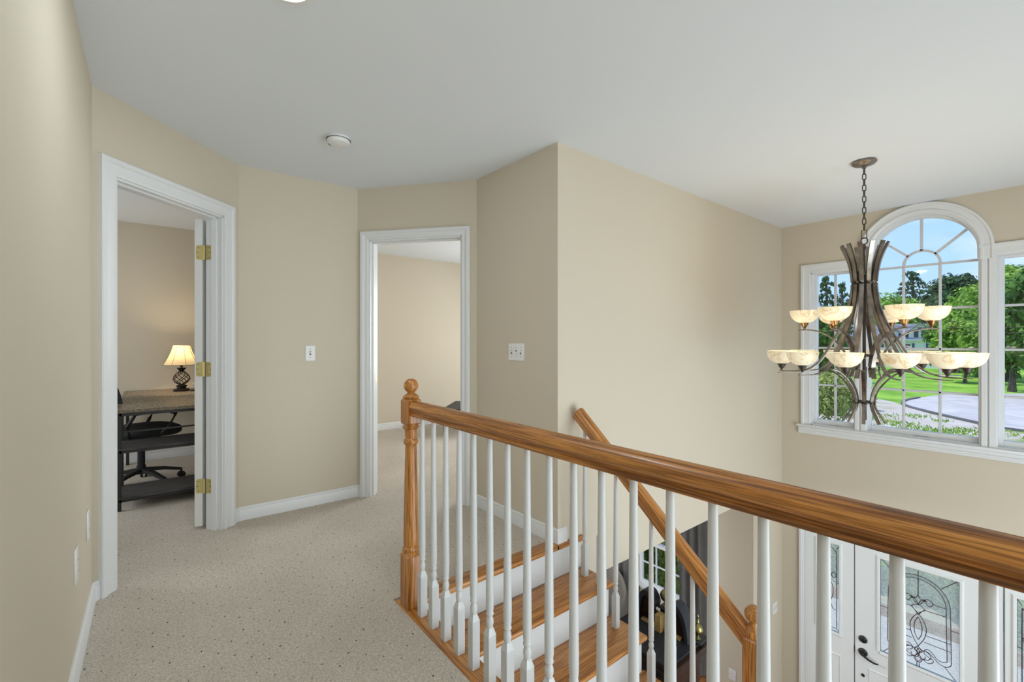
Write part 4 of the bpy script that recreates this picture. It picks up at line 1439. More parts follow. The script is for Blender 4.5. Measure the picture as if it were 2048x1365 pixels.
for z in (0.098, 0.452):
    mb = MB(); mb.box(-4.68, -4.30, -0.19, 0.41, z - 0.014, z, bev=0.002); mb.build('shelf', M_SHELF, dk, smooth=0)

LX, LY = -5.60, 0.245
lp = thing('table_lamp', 'lit table lamp with black twisted cage base on the desk', 'table lamp', (LX, LY, DZ))
mb = MB(); mb.lathe([(0, 0), (0.068, 0), (0.070, 0.012), (0.060, 0.020), (0.040, 0.026), (0.036, 0.038), (0.046, 0.046), (0.046, 0.054), (0.028, 0.062), (0.018, 0.070), (0, 0.070)], 32, c=(LX, LY, DZ)); mb.build('base', M_IRON, lp)
mb = MB()
for s in (1, -1):
    for k in range(5):
        path = []
        for q in range(17):
            t_ = q / 16
            a = 2 * pi * k / 5 + s * t_ * 2.4
            r = 0.014 + 0.056 * (sin(pi * t_ ** 0.85)) ** 0.9
            path.append((LX + r * cos(a), LY + r * sin(a), DZ + 0.064 + 0.135 * t_))
        mb.tube(path, 0.0034, 6)
mb.build('wire_cage', M_IRON, lp)
mb = MB(); mb.lathe([(0, 0.192), (0.018, 0.192), (0.022, 0.205), (0.040, 0.228), (0.040, 0.233), (0.012, 0.236), (0.012, 0.262), (0, 0.262)], 24, c=(LX, LY, DZ)); mb.build('neck', M_IRON, lp)
mb = MB(); bm = mb.bm
n = 48; ri, ro, zb, zt = 0.070, 0.150, DZ + 0.262, DZ + 0.452
rings = []
for j in range(9):
    t_ = j / 8
    r = ro + (ri - ro) * (t_ + 0.10 * sin(pi * t_))
    rings.append([bm.verts.new((LX + r * (1 + 0.012 * abs(cos(4 * 2 * pi * k / n))) * cos(2 * pi * k / n), LY + r * sin(2 * pi * k / n), zb + (zt - zb) * t_)) for k in range(n)])
for A, B in zip(rings[:-1], rings[1:]):
    for k in range(n):
        bm.faces.new((A[k], A[(k + 1) % n], B[(k + 1) % n], B[k]))
bmesh.ops.solidify(bm, geom=bm.faces[:], thickness=0.002)
sh = mb.build('lamp_shade', M_LAMPSHADE, lp, smooth=60)
mb = MB()
for k in range(8):
    a = 2 * pi * k / 8 + 0.2
    mb.tube([(LX + (ro + (ri - ro) * (t_ + 0.1 * sin(pi * t_)) + 0.002) * cos(a), LY + (ro + (ri - ro) * (t_ + 0.1 * sin(pi * t_)) + 0.002) * sin(a), zb + (zt - zb) * t_) for t_ in [q / 8 for q in range(9)]], 0.0018, 6)
mb.tube([(LX + (ro + .002) * cos(2 * pi * q / 40), LY + (ro + .002) * sin(2 * pi * q / 40), zb) for q in range(40)], 0.003, 6, closed=True)
mb.build('seam_trim', flat('shade_trim', S(150, 122, 78), 0.8), sh)
mb = MB(); mb.lathe([(0, 0.262), (0.012, 0.27), (0.028, 0.33), (0.02, 0.36), (0, 0.37)], 14, c=(LX, LY, DZ)); mb.build('bulb', M_BULB, lp)
lamp('desk_lamp_light', 'POINT', (LX, LY, DZ + 0.40), 6.0, (1.0, 0.80, 0.52), radius=0.03)

ph = thing('card_holder', 'small white angled card holder beside the desk lamp', 'card holder', (-5.56, 0.37, DZ))
mb = MB(); mb.box(-0.05, 0.05, -0.06, 0.06, -0.003, 0.003, bev=0.002, M=Matrix.Translation((-5.56, 0.375, DZ + 0.045)) @ Matrix.Rotation(radians(-38), 4, 'X')); mb.build('card', M_PLATE, ph, smooth=0)
mb = MB(); mb.box(-5.62, -5.50, 0.315, 0.42, DZ, DZ + 0.012, bev=0.003); mb.build('stand', M_BLACK, ph, smooth=0)

OX, OY = -4.99, -0.06
oc = thing('office_chair', 'black swivel office chair tucked under the grey desk', 'office chair', (OX, OY, 0))
for k in range(5):
    a = radians(20 + 72 * k)
    ex, ey = OX + 0.29 * cos(a), OY + 0.29 * sin(a)
    mb = MB(); mb.sweep([(OX + 0.02 * cos(a), OY + 0.02 * sin(a), 0.135), (OX + 0.16 * cos(a), OY + 0.16 * sin(a), 0.115), (ex, ey, 0.078)], [(-0.022, -0.015), (0.022, -0.015), (0.018, 0.012), (-0.018, 0.012)], scales=[1.1, 0.95, 0.7])
    lg = mb.build('leg', M_BLACK, oc)
    mb = MB()
    for s in (-0.016, 0.016):
        mb.lathe([(0, -0.009), (0.024, -0.009), (0.028, -0.004), (0.028, 0.004), (0.024, 0.009), (0, 0.009)], 18, M=Matrix.Translation((ex + s * -sin(a), ey + s * cos(a), 0.028)) @ Matrix.Rotation(a, 4, 'Z') @ Matrix.Rotation(pi / 2, 4, 'X'))
    mb.lathe([(0, 0.03), (0.007, 0.03), (0.007, 0.085), (0, 0.085)], 10, c=(ex, ey, 0))
    mb.build('caster', M_BLACK, lg)
mb = MB(); mb.lathe([(0, 0.10), (0.032, 0.10), (0.032, 0.17), (0.026, 0.175), (0.026, 0.29), (0.015, 0.295), (0.015, 0.40), (0, 0.40)], 22, c=(OX, OY, 0)); mb.build('gas_lift', M_BLACK, oc)
mb = MB(); mb.box(OX - 0.11, OX + 0.11, OY - 0.09, OY + 0.09, 0.385, 0.42, bev=0.008)
mb.tube([(OX + 0.05, OY + 0.02, 0.40), (OX + 0.2, OY + 0.1, 0.385), (OX + 0.26, OY + 0.12, 0.38)], 0.008, 8); mb.build('tilt_mechanism', M_BLACK, oc)
mb = MB(); bm = mb.bm
n = 40; rings = []
for (f, z) in ((0.90, 0.425), (1.0, 0.440), (1.02, 0.465), (0.98, 0.488), (0.86, 0.498), (0.5, 0.494), (0.0, 0.488)):
    ring = []
    for k in range(n):
        a = 2 * pi * k / n
        ca, sa = cos(a), sin(a)
        q = (abs(ca) ** 3 + abs(sa) ** 3) ** (-1 / 3)
        ring.append(bm.verts.new((OX + 0.245 * f * q * ca, OY + 0.03 + 0.235 * f * q * sa, z + 0.012 * (abs(ca) * f) ** 2)))
    rings.append(ring)
for A, B in zip(rings[:-1], rings[1:]):
    for k in range(n):
        bm.faces.new((A[k], A[(k + 1) % n], B[(k + 1) % n], B[k]))
bm.faces.new(rings[0][::-1])
bmesh.ops.remove_doubles(bm, verts=bm.verts[:], dist=0.0005)
mb.build('seat', M_BLACKFAB, oc, smooth=60)
mb = MB(); bm = mb.bm
rows = []
for j in range(9):
    t_ = j / 8
    z = 0.60 + 0.40 * t_
    hw = 0.235 * (0.86 + 0.2 * sin(pi * (0.15 + 0.7 * t_)) - 0.18 * t_ ** 4)
    yb = OY - 0.235 - 0.09 * t_ + 0.03 * sin(pi * t_)
    rows.append([bm.verts.new((OX + hw * s, yb + 0.07 * s * s, z)) for s in [q / 6 - 1 for q in range(13)]])
for A, B in zip(rows[:-1], rows[1:]):
    for k in range(12):
        bm.faces.new((A[k], A[k + 1], B[k + 1], B[k]))
bmesh.ops.solidify(bm, geom=bm.faces[:], thickness=0.03)
mb.build('backrest', M_BLACKFAB, oc, smooth=60)
mb = MB(); mb.sweep([(OX, OY - 0.06, 0.40), (OX, OY - 0.22, 0.41), (OX, OY - 0.285, 0.50), (OX, OY - 0.30, 0.75)], [(-0.035, -0.009), (0.035, -0.009), (0.035, 0.009), (-0.035, 0.009)], up=(1, 0, 0)); mb.build('back_support', M_BLACK, oc)
for s in (1, -1):
    mb = MB()
    x = OX + s * 0.285
    mb.tube([(OX + s * 0.20, OY - 0.10, 0.425), (x, OY - 0.13, 0.44), (x, OY - 0.15, 0.55), (x, OY - 0.10, 0.645), (x, OY + 0.10, 0.655), (x, OY + 0.17, 0.62), (x, OY + 0.12, 0.52), (OX + s * 0.22, OY + 0.06, 0.43)], 0.014, 10)
    ar = mb.build('armrest', M_BLACK, oc)
    mb = MB(); mb.box(x - 0.03, x + 0.03, OY - 0.12, OY + 0.15, 0.655, 0.68, bev=0.01, seg=2); mb.build('arm_pad', M_BLACK, ar)

oc.rotation_euler = (0, 0, radians(13))

# ------------------------------------------------------------------ bedroom bench
bn = thing('bench', 'low black bench with thin legs just inside the bedroom doorway', 'bench', (-5.2, 3.4, 0))
bd = Vector((-0.715, 0.70, 0)).normalized(); bt = Vector((bd.y, -bd.x, 0))
B0 = Vector((-5.16, 3.00, 0))
BM = Matrix(((bd.x, bt.x, 0, B0.x), (bd.y, bt.y, 0, B0.y), (0, 0, 1, 0), (0, 0, 0, 1)))
mb = MB(); mb.box(-0.03, 0.78, -0.03, 0.50, 0.30, 0.345, bev=0.004, M=BM); mb.build('top', M_BLACK, bn, smooth=0)
for x in (0.0, 0.75):
    for y in (0.0, 0.47):
        mb = MB(); mb.box(x - 0.014, x + 0.014, y - 0.014, y + 0.014, 0, 0.30, M=BM); mb.build('leg', M_BLACK, bn, smooth=0)
mb = MB(); mb.box(0.03, 0.73, 0.03, 0.05, 0.18, 0.30, M=BM); mb.build('apron', flat('bench_apron', S(74, 78, 84), 0.7), bn, smooth=0)

# ------------------------------------------------------------------ tall cabinet beside the stair (broken pediment seen from behind)
KX0, KX1, KY0, KY1, KT = -1.867, -1.425, 2.263, 2.685, -0.60
ct = thing('tall_cabinet', 'tall dark wooden case with curved broken pediment and brass finials beside the stair', 'cabinet', ((KX0 + KX1) / 2, (KY0 + KY1) / 2, FL))
mb = MB(); mb.box(KX0 + 0.03, KX1 - 0.03, KY0, KY1 - 0.03, FL + 0.10, KT - 0.16, bev=0.003); mb.build('body', M_DARKWOOD, ct, smooth=0)
mb = MB(); mb.box(KX0 + 0.01, KX1 - 0.01, KY0 - 0.0, KY1 - 0.01, FL, FL + 0.10, bev=0.008); mb.build('plinth', M_DARKWOOD, ct, smooth=0)
mb = MB()
for z0, z1, o in ((KT - 0.16, KT - 0.10, 0.022), (KT - 0.10, KT - 0.075, 0.0), (KT - 0.075, KT - 0.035, -0.014), (KT - 0.035, KT - 0.012, -0.03)):
    mb.box(KX0 + o, KX1 - o, KY0, KY1 - o, z0, z1, bev=0.005)
mb.build('cornice', M_DARKWOOD, ct, smooth=0)
mb = MB(); mb.box(KX0 - 0.0, KX1 - 0.0, KY0, KY1, KT - 0.012, KT); mb.build('top_board', M_DUSTTOP, ct, smooth=0)
# front with glazed door and lower door
mb = MB(); mb.box(KX0 + 0.08, KX1 - 0.08, KY1 - 0.03, KY1 - 0.012, -1.75, KT - 0.20, bev=0.004)
dr = mb.build('door', M_DARKWOOD, ct, smooth=0)
mb = MB(); mb.lathe([(0, 0), (0.012, 0.0), (0.006, 0.008), (0.012, 0.02), (0, 0.026)], 16, M=Matrix.Translation((KX1 - 0.11, KY1 - 0.012, -1.2)) @ Matrix.Rotation(-pi / 2, 4, 'X')); mb.build('knob', M_BRASS, dr)
mb = MB(); mb.box(KX0 + 0.08, KX1 - 0.08, KY1 - 0.03, KY1 - 0.012, FL + 0.16, -1.83, bev=0.004); mb.build('door', M_DARKWOOD, ct, smooth=0)
KC = (KX0 + KX1) / 2
KA = 2.565                                                   # plane of the pediment
for s in (1, -1):
    prof_o = [(0.190, 0.0), (0.188, 0.05), (0.178, 0.110), (0.160, 0.160), (0.132, 0.198), (0.104, 0.210), (0.076, 0.200), (0.054, 0.172), (0.044, 0.138), (0.050, 0.108)]
    prof_i = [(0.168, 0.0), (0.165, 0.045), (0.156, 0.098), (0.140, 0.140), (0.120, 0.168), (0.102, 0.176), (0.086, 0.168), (0.072, 0.148), (0.066, 0.128), (0.066, 0.112)]
    mb = MB()
    po = smooth_path(prof_o, 3); pi_ = smooth_path(prof_i, 3)
    TM = Matrix(((1, 0, 0, KC), (0, 0, 1, 0), (0, 1, 0, KT), (0, 0, 0, 1)))
    bm = mb.bm
    m_ = min(len(po), len(pi_))
    rings = []
    for (a, b), (c, d) in zip(po[:m_], pi_[:m_]):
        rings.append([bm.verts.new((KC + s * a, KA + 0.030, KT + b)), bm.verts.new((KC + s * a, KA - 0.050, KT + b)), bm.verts.new((KC + s * c, KA - 0.050, KT + d)), bm.verts.new((KC + s * c, KA + 0.030, KT + d))])
    for A, B in zip(rings[:-1], rings[1:]):
        for k in range(4):
            bm.faces.new((A[k], A[(k + 1) % 4], B[(k + 1) % 4], B[k]))
    bm.faces.new(rings[0]); bm.faces.new(rings[-1][::-1])
    mb.build('swan_neck_moulding', M_DUSTTOP, ct, smooth=40)
    # tympanum board under the moulding
    mb = MB()
    board = [(KC + s * c, KT + d) for c, d in pi_] + [(KC + s * 0.055, KT + 0.05), (KC + s * 0.012, KT + 0.05), (KC + s * 0.012, KT)]
    mb.poly_prism(board, KA - 0.020, KA + 0.005, M=Matrix(((1, 0, 0, 0), (0, 0, 1, 0), (0, 1, 0, 0), (0, 0, 0, 1))))
    mb.build('pediment_board', M_DARKWOOD, ct, smooth=0)
    mb = MB(); mb.box(KC + s * 0.085 - 0.055, KC + s * 0.085 + 0.055, KA - 0.050, KA - 0.021, KT, KT + 0.016, bev=0.003); mb.build('glue_block', M_RAWWOOD, ct, smooth=0)
FIN = [(0, 0), (0.016, 0.0), (0.018, 0.006), (0.008, 0.014), (0.007, 0.024), (0.016, 0.036), (0.029, 0.050), (0.033, 0.066), (0.028, 0.084), (0.014, 0.098), (0.008, 0.106), (0.011, 0.114), (0.006, 0.122), (0.0045, 0.146), (0.007, 0.152), (0.003, 0.162), (0, 0.172)]
M_FIN = flat('aged_brass', S(150, 140, 92), 0.32, 1.0)
for (x, y, z, k) in ((KC - 0.014, KA + 0.04, KT + 0.110, 1.1), (KX1 - 0.012, KY1 - 0.085, KT + 0.016, 0.92), (KX0 + 0.012, KY1 - 0.085, KT + 0.016, 0.92)):
    mb = MB(); mb.box(x - 0.036, x + 0.036, y - 0.036, y + 0.036, z - 0.008, z, bev=0.002); mb.box(x - 0.024, x + 0.024, y - 0.024, y + 0.024, KT, z - 0.007)
    pl = mb.build('finial_block', M_DUSTTOP, ct, smooth=0)
    mb = MB(); mb.lathe([(r * k, zz * k) for r, zz in FIN], 24, c=(x, y, z)); mb.build('finial', M_FIN, pl)
mb = MB(); mb.box(KC - 0.018, KC + 0.022, KA - 0.075, KA - 0.021, KT, KT + 0.105, bev=0.002); mb.build('brace', M_RAWWOOD, ct, smooth=0)

# ------------------------------------------------------------------ living room
rg_ = MB(); rg_.box(-4.9, -2.3, 2.6, 4.95, FL, FL + 0.012, bev=0.004)
tag(rg_.build('area_rug', M_RUG, smooth=0), 'dark navy rug on the living room floor', 'rug')
AX, AY = -3.95, 4.42
ac = thing('armchair', 'grey upholstered armchair with rounded back and dark seat before the left downstairs curtain', 'armchair', (AX, AY, FL + 0.012))
z0 = FL + 0.012
mb = MB(); mb.box(AX - 0.36, AX + 0.36, AY - 0.36, AY + 0.36, z0 + 0.12, z0 + 0.36, bev=0.04, seg=3); mb.build('seat_base', M_SOFADK, ac)
mb = MB(); mb.box(AX - 0.30, AX + 0.30, AY - 0.22, AY + 0.38, z0 + 0.36, z0 + 0.50, bev=0.05, seg=3); mb.build('seat_cushion', M_RUG, ac)
mb = MB()
path = [(AX - 0.38, AY + 0.30, 0), (AX - 0.42, AY, 0), (AX - 0.36, AY - 0.28, 0), (AX - 0.18, AY - 0.42, 0), (AX, AY - 0.45, 0), (AX + 0.18, AY - 0.42, 0), (AX + 0.36, AY - 0.28, 0), (AX + 0.42, AY, 0), (AX + 0.38, AY + 0.30, 0)]
sp = smooth_path(path, 4)
sec = [(0.05 * cos(a) * 1.0, (0.36 * sin(a))) for a in [2 * pi * k / 20 for k in range(20)]]
mb.sweep([(x, y, z0 + 0.42 + 0.17 * (1 - min(1, abs(x - AX) / 0.42) ** 2)) for x, y, _ in sp], sec, scales=[0.75 + 0.35 * (1 - min(1, abs(x - AX) / 0.42) ** 2) for x, y, _ in sp])
mb.build('backrest', M_SOFA, ac, smooth=60)
for x in (-0.30, 0.30):
    for y in (-0.30, 0.30):
        mb = MB(); mb.lathe([(0, 0), (0.015, 0), (0.024, 0.12), (0, 0.12)], 12, c=(AX + x, AY + y, z0)); mb.build('leg', M_SOFADK, ac)
ac.rotation_euler = (0, 0, pi)
# ------------------------------------------------------------------ outside
GZ = -3.05
CR, CF = Vector((cos(TH), sin(TH), 0)), Vector((-sin(TH), cos(TH), 0))


def bearing(u, t):
    """ground point at bearing u (tangent) and distance t from the house corner where we stand."""
    p = (CR * u + CF) * t
    return Vector((p.x, p.y, GZ))


def ground(name, pts, z, m, label, cat, th=0.05):
    mb = MB(); mb.poly_prism(pts, z - th, z)
    return struct(mb.build(name, m, origin=(0, 0, 0), smooth=0), label, cat)


ground('ground_lawn', [(-140, 5.45), (90, 5.45), (90, 220), (-140, 220)], GZ, M_LAWN, 'sunlit green lawn beyond the road', 'lawn', 0.2)
ground('ground_verge', [(-9.2, 7.6), (30, 7.6), (30, 33), (-1.5, 31.6), (-3.1, 33.0), (-5.27, 35.6), (-6.95, 38.3), (-7.9, 40.5), (-9.6, 42.5), (-11.5, 45.5), (-14, 46), (-13, 36), (-10.5, 24)], GZ + 0.02, M_VERGE, 'sandy verge with tufts of grass beside the road', 'verge')
road = [(-1.5, 32.0), (-3.1, 33.3), (-5.27, 35.96), (-6.95, 38.6), (-7.57, 41.6), (-7.32, 44.8), (-6.68, 48.8), (-4.84, 52.4), (-1.6, 56.0), (30, 68), (60, 66), (60, 22), (12, 29)]
ground('road', road, GZ + 0.04, M_ROAD, 'pale grey asphalt turning circle', 'road')
mb = MB(); mb.sweep([(x, y, GZ + 0.06) for x, y in smooth_path([(12, 29), (-1.5, 32.0), (-3.1, 33.3), (-5.27, 35.96), (-6.95, 38.6), (-7.57, 41.6), (-7.32, 44.8)], 4)], [(-0.10, -0.06), (0.10, -0.06), (0.10, 0.06), (-0.10, 0.06)])
struct(mb.build('kerb', M_CURB, origin=(0, 0, 0)), 'dark stone kerb around the turning circle', 'kerb')
ground('porch', [(-3.4, 5.43), (0.9, 5.43), (0.9, 8.5), (-3.4, 8.5)], FL - 0.06, M_PORCH, 'pale concrete porch slab outside the front door', 'porch', 0.2)
ground('porch_edging', [(-3.4, 8.5), (0.9, 8.5), (0.9, 9.0), (-3.4, 9.0)], FL - 0.10, M_BRICK, 'brick edging of the porch', 'porch', 0.2)

# --- foliage meshes shared by the trees


def foliage(kind, seed, n_cl, leaf, per):
    r_ = np.random.default_rng(seed)
    V = []; Fc = []
    def leaves(c, rad, cnt, flatn=1.0):
        for _ in range(cnt):
            d = r_.normal(size=3); d /= np.linalg.norm(d)
            p = c + d * rad * r_.uniform(0.55, 1.0) * np.array([1, 1, flatn])
            a = r_.normal(size=3); a /= np.linalg.norm(a)
            nrm = d * 0.7 + np.array([0, 0, 0.6]) + a * 0.5; nrm /= np.linalg.norm(nrm)
            t_ = np.cross(nrm, a); t_ /= (np.linalg.norm(t_) + 1e-9)
            b_ = np.cross(nrm, t_)
            s = leaf * r_.uniform(0.6, 1.25)
            k = len(V)
            V.extend([p - t_ * s, p - b_ * s * 0.55, p + t_ * s, p + b_ * s * 0.55])
            Fc.append((k, k + 1, k + 2, k + 3))
    if kind == 'broad':
        for i in range(n_cl):
            d = r_.normal(size=3); d /= np.linalg.norm(d)
            R = r_.uniform(0.45, 0.95)
            c = d * R * np.array([1, 1, 1.0]) * (1 - 0.25 * max(0, d[2]))
            leaves(c, r_.uniform(0.20, 0.34), per, 0.75)
    elif kind == 'pine':
        for lv in range(17):
            z = -0.95 + 1.88 * lv / 16
            rr_ = 0.72 * (1 - lv / 16.8) ** 0.62 * (0.8 + 0.4 * r_.random()) + 0.05
            m_ = max(3, int(n_cl * rr_ / 4))
            for q in range(m_):
                a = 2 * pi * (q + r_.uniform(-.4, .4)) / m_ + lv
                e = rr_ * r_.uniform(0.6, 1.25)
                for f in (0.45, 0.75, 1.0):
                    leaves(np.array([cos(a) * e * f, sin(a) * e * f, z - 0.05 * f + r_.uniform(-.03, .03)]), 0.13 * (1.15 - 0.4 * f), per // 2, 0.4)
    me = bpy.data.meshes.new('foliage')
    me.from_pydata([tuple(v) for v in V], [], Fc)
    me.update()
    return me


def core_mesh(seed):
    bm = bmesh.new(); bmesh.ops.create_icosphere(bm, subdivisions=3, radius=0.60)
    r_ = np.random.default_rng(seed)
    for v in bm.verts:
        v.co *= 1 + 0.16 * sin(v.co.x * 9 + seed) * sin(v.co.y * 8) + 0.05 * r_.normal()
    me = bpy.data.meshes.new('inner_foliage'); bm.to_mesh(me); bm.free()
    return me


BRO = [foliage('broad', s, 100, 0.075, 60) for s in (1, 2, 3)]
PIN = [foliage('pine', s, 40, 0.045, 30) for s in (5, 6)]
COR = core_mesh(3)
MCACHE = {}


def with_mat(me, m):
    k = (me.name, m.name)
    if k not in MCACHE:
        q = me.copy(); q.materials.clear(); q.materials.append(m); MCACHE[k] = q
    return MCACHE[k]


def tree(name, u, t, ztop, zbot, rad, kind, m, label, var=0, trunk=True, group='trees outside the window'):
    g = bearing(u, t)
    root = thing(name, label, 'tree', (g.x, g.y, GZ), group)
    c = (ztop + zbot) / 2; h = (ztop - zbot) / 2
    me = with_mat((BRO if kind == 'broad' else PIN)[var % (3 if kind == 'broad' else 2)], m)
    f = bpy.data.objects.new('crown', me); COL.objects.link(f); f.parent = root
    f.location = (0, 0, c - GZ); f.scale = (rad, rad, h); f.rotation_euler = (0, 0, u * 40 + t)
    ORG[f.name] = ORG[root.name]
    if kind == 'broad':
        q = bpy.data.objects.new('inner_crown', with_mat(COR, m)); COL.objects.link(q); q.parent = root
        q.location = f.location; q.scale = f.scale; q.rotation_euler = f.rotation_euler; ORG[q.name] = ORG[root.name]
    mb = MB(); top = c + (0.8 * h if kind == 'pine' else 0.2 * h)
    w = max(0.12, 0.022 * (ztop - GZ))
    mb.tube([(g.x, g.y, GZ), (g.x + 0.05, g.y, (GZ + top) / 2), (g.x, g.y, top)], w, 10, scales=[1.2, 0.85, 0.35])
    mb.build('trunk', M_BARK, root)
    return root


def U(px):
    return (px - CXP) / FPX


def Z(py, t):
    return EYE + (HYP - py) / FPX * t


TREES = [  # bearing as seen from the hall, distance, top, bottom of crown, radius (m), kind, material, label
    ('pine_tree', 1653, 60, 547, 745, 3.2, 'pine', M_PINE, 'dark pine rising in the left side window'),
    ('pine_tree', 1684, 69, 560, 740, 3.0, 'pine', M_PINE, 'thinner dark pine at the right edge of the left side window'),
    ('leafy_tree', 1640, 48, 596, 745, 2.6, 'broad', M_LEAF2, 'deep green tree low behind the left pine'),
    ('leafy_tree', 1735, 110, 584, 700, 7.6, 'broad', M_LEAF2, 'deep green tree behind the chandelier stem'),
    ('leafy_tree', 1775, 94, 572, 700, 5.4, 'broad', M_LEAF1, 'bright green tree left of the dark middle pine'),
    ('pine_tree', 1826, 128, 538, 700, 9.5, 'pine', M_PINE, 'broad dark pine rising in the middle of the arched window'),
    ('leafy_tree', 1868, 108, 584, 690, 6.4, 'broad', M_LEAF1, 'bright green tree between the middle pine and the tall right tree'),
    ('leafy_tree', 1818, 112, 600, 690, 5.6, 'broad', M_LEAF1, 'low bright green tree just above the house roof'),
    ('leafy_tree', 1908, 74, 530, 690, 4.8, 'broad', M_PINE, 'tall dark green tree in the right part of the arched window'),
    ('leafy_tree', 1954, 54, 545, 742, 3.8, 'broad', M_LEAF1, 'bright green tree against the right mullion'),
    ('leafy_tree', 1906, 62, 600, 745, 3.1, 'broad', M_LEAF2, 'bushy green tree just right of the house'),
    ('leafy_tree', 1930, 46, 622, 748, 2.4, 'broad', M_LEAF1, 'low bright bushy tree at the lawn edge right of the house'),
    ('leafy_tree', 2024, 38, 505, 668, 3.1, 'broad', M_LEAF1, 'bright leafy tree filling the top of the right side window'),
    ('leafy_tree', 2014, 48, 600, 752, 3.4, 'broad', M_LEAF2, 'deep green tree low in the right side window'),
    ('leafy_tree', 2086, 33, 505, 752, 3.0, 'broad', M_LEAF2, 'deep green tree at the right edge of the view'),
    ('leafy_tree', 1692, 128, 590, 710, 9.0, 'broad', M_LEAF2, 'green tree far behind the left pines'),
    ('leafy_tree', 1984, 84, 545, 735, 6.0, 'broad', M_LEAF2, 'green tree just behind the right mullion'),
]
for i, (nm, px, t, yt, yb, rad, kind, m, lab) in enumerate(TREES):
    tree(nm, U(px), t, Z(yt, t), Z(yb, t), rad, kind, m, lab, i)


def shrub(name, x, y, z0, rx, h, m, label, var=0, group='shrubs by the house', zg=None):
    root = thing(name, label, 'shrub', (x, y, z0), group)
    f = bpy.data.objects.new('foliage', with_mat(BRO[var % 3], m)); COL.objects.link(f); f.parent = root
    f.location = (0, 0, h / 2); f.scale = (rx, rx, h / 2); ORG[f.name] = ORG[root.name]
    q = bpy.data.objects.new('inner_foliage', with_mat(COR, m)); COL.objects.link(q); q.parent = root
    q.location = f.location; q.scale = f.scale; ORG[q.name] = ORG[root.name]
    return root


for i, (px, t, rad, h, m, lab) in enumerate([
        (1648, 23.0, 1.1, 3.1, M_SHRUB, 'rounded green shrub low in the left side window'),
        (1678, 26.0, 1.0, 2.5, M_SHRUB, 'pale green shrub beside the rounded one in the left side window'),
        (1712, 28.0, 1.0, 1.6, M_LEAF2, 'low dark shrub behind the lower chandelier scrolls')]):
    g = bearing(U(px), t); shrub('garden_shrub', g.x, g.y, GZ, rad, h, m, lab, i, 'shrubs beside the road')
for i, (x, y, rx, h, lab) in enumerate([(-4.75, 6.55, 0.50, 2.35, 'tall sunlit shrub filling the left of the downstairs window'), (-4.25, 6.65, 0.46, 2.5, 'tall sunlit shrub in the middle of the downstairs window'), (-3.80, 6.5, 0.40, 2.2, 'shrub at the right of the downstairs window'), (-5.3, 6.9, 0.55, 2.7, 'shrub beyond the left curtain of the downstairs window')]):
    shrub('garden_shrub', x, y, GZ, rx, h, M_SHRUB, lab, i, 'shrubs under the downstairs window')
for i, (x, y, rx, h, lab) in enumerate([(-2.75, 10.0, 0.8, 1.5, 'green shrub seen through the left sidelight'), (-1.5, 10.3, 0.9, 1.5, 'green shrub seen through the leaded door glass'), (-0.3, 10.0, 0.8, 1.5, 'green shrub seen through the right sidelight')]):
    shrub('garden_shrub', x, y, GZ, rx, h, M_LEAF1, lab, i, 'shrubs beyond the porch')

# --- tufts of grass on the verge
r_ = np.random.default_rng(9)
V = []; Fc = []
for (px, t, spread, cnt) in ((1905, 21.0, 1.0, 420), (1850, 21.5, 0.9, 260), (1800, 23.0, 0.9, 260), (1770, 21.0, 0.8, 260), (1830, 25.5, 0.7, 160), (1880, 24.0, 0.4, 80), (1935, 21.5, 0.5, 90), (1745, 26, 1.0, 180), (1660, 20.5, 1.2, 420), (1690, 20.5, 1.0, 300), (2020, 20.5, 0.9, 120)):
    g = bearing(U(px), t)
    for _ in range(int(cnt * 0.6)):
        x, y = g.x + r_.normal() * spread * 0.6, g.y + r_.normal() * spread * 0.6
        a = r_.uniform(0, 2 * pi); h = r_.uniform(0.07, 0.17); w = 0.035
        lx, ly = r_.normal() * 0.06, r_.normal() * 0.06
        k = len(V)
        V += [(x - w * cos(a), y - w * sin(a), GZ + 0.02), (x + w * cos(a), y + w * sin(a), GZ + 0.02), (x + lx, y + ly, GZ + 0.02 + h)]
        Fc.append((k, k + 1, k + 2))
me = bpy.data.meshes.new('grass_tufts'); me.from_pydata(V, [], Fc); me.materials.append(M_LEAF1)
go = bpy.data.objects.new('grass_tufts', me); COL.objects.link(go)
tag(go, 'tufts of bright grass on the sandy verge', 'grass', kind='stuff')

# --- white house across the lawn
HT = 72.0
hu = U(1822)
hc = bearing(hu, HT)
view = Vector((hc.x, hc.y, 0)).normalized()
hx = Vector((view.y, -view.x, 0))                          # to the right as seen
HM = Matrix(((hx.x, view.x, 0, hc.x), (hx.y, view.y, 0, hc.y), (0, 0, 1, 0), (0, 0, 0, 1)))
hs = thing('house', 'white house with grey roof, gabled dormer and blue shutters across the lawn', 'house', (hc.x, hc.y, GZ))
SCL = HT * sqrt(1 + hu * hu) / FPX                         # metres per pixel at that distance, roughly


def hxp(px): return (px - 1822) * SCL * 0.79
def hz(py): return Z(py, HT)


XL, XR = hxp(1690), hxp(1880)
mb = MB(); mb.box(XL, XR, 0, 9, GZ, hz(681), M=HM); mb.build('wall', M_SIDING, hs, smooth=0)
mb = MB(); mb.box(XL - 0.3, XR + 0.3, -0.35, -0.05, hz(682.5), hz(679), M=HM); mb.build('fascia', M_SIDING, hs, smooth=0)
rz_ = hz(646)
ez = hz(680)
mb = MB(); mb.raw([HM @ Vector(p) for p in [(XL - .3, -0.4, ez), (XR + .3, -0.4, ez), (XR + .3, 4.5, rz_), (XL - .3, 4.5, rz_), (XL - .3, 9.4, ez), (XR + .3, 9.4, ez)]], [(0, 1, 2, 3), (3, 2, 5, 4), (0, 3, 4), (1, 5, 2), (0, 4, 5, 1)]); mb.build('roof', M_ROOF, hs, smooth=0)


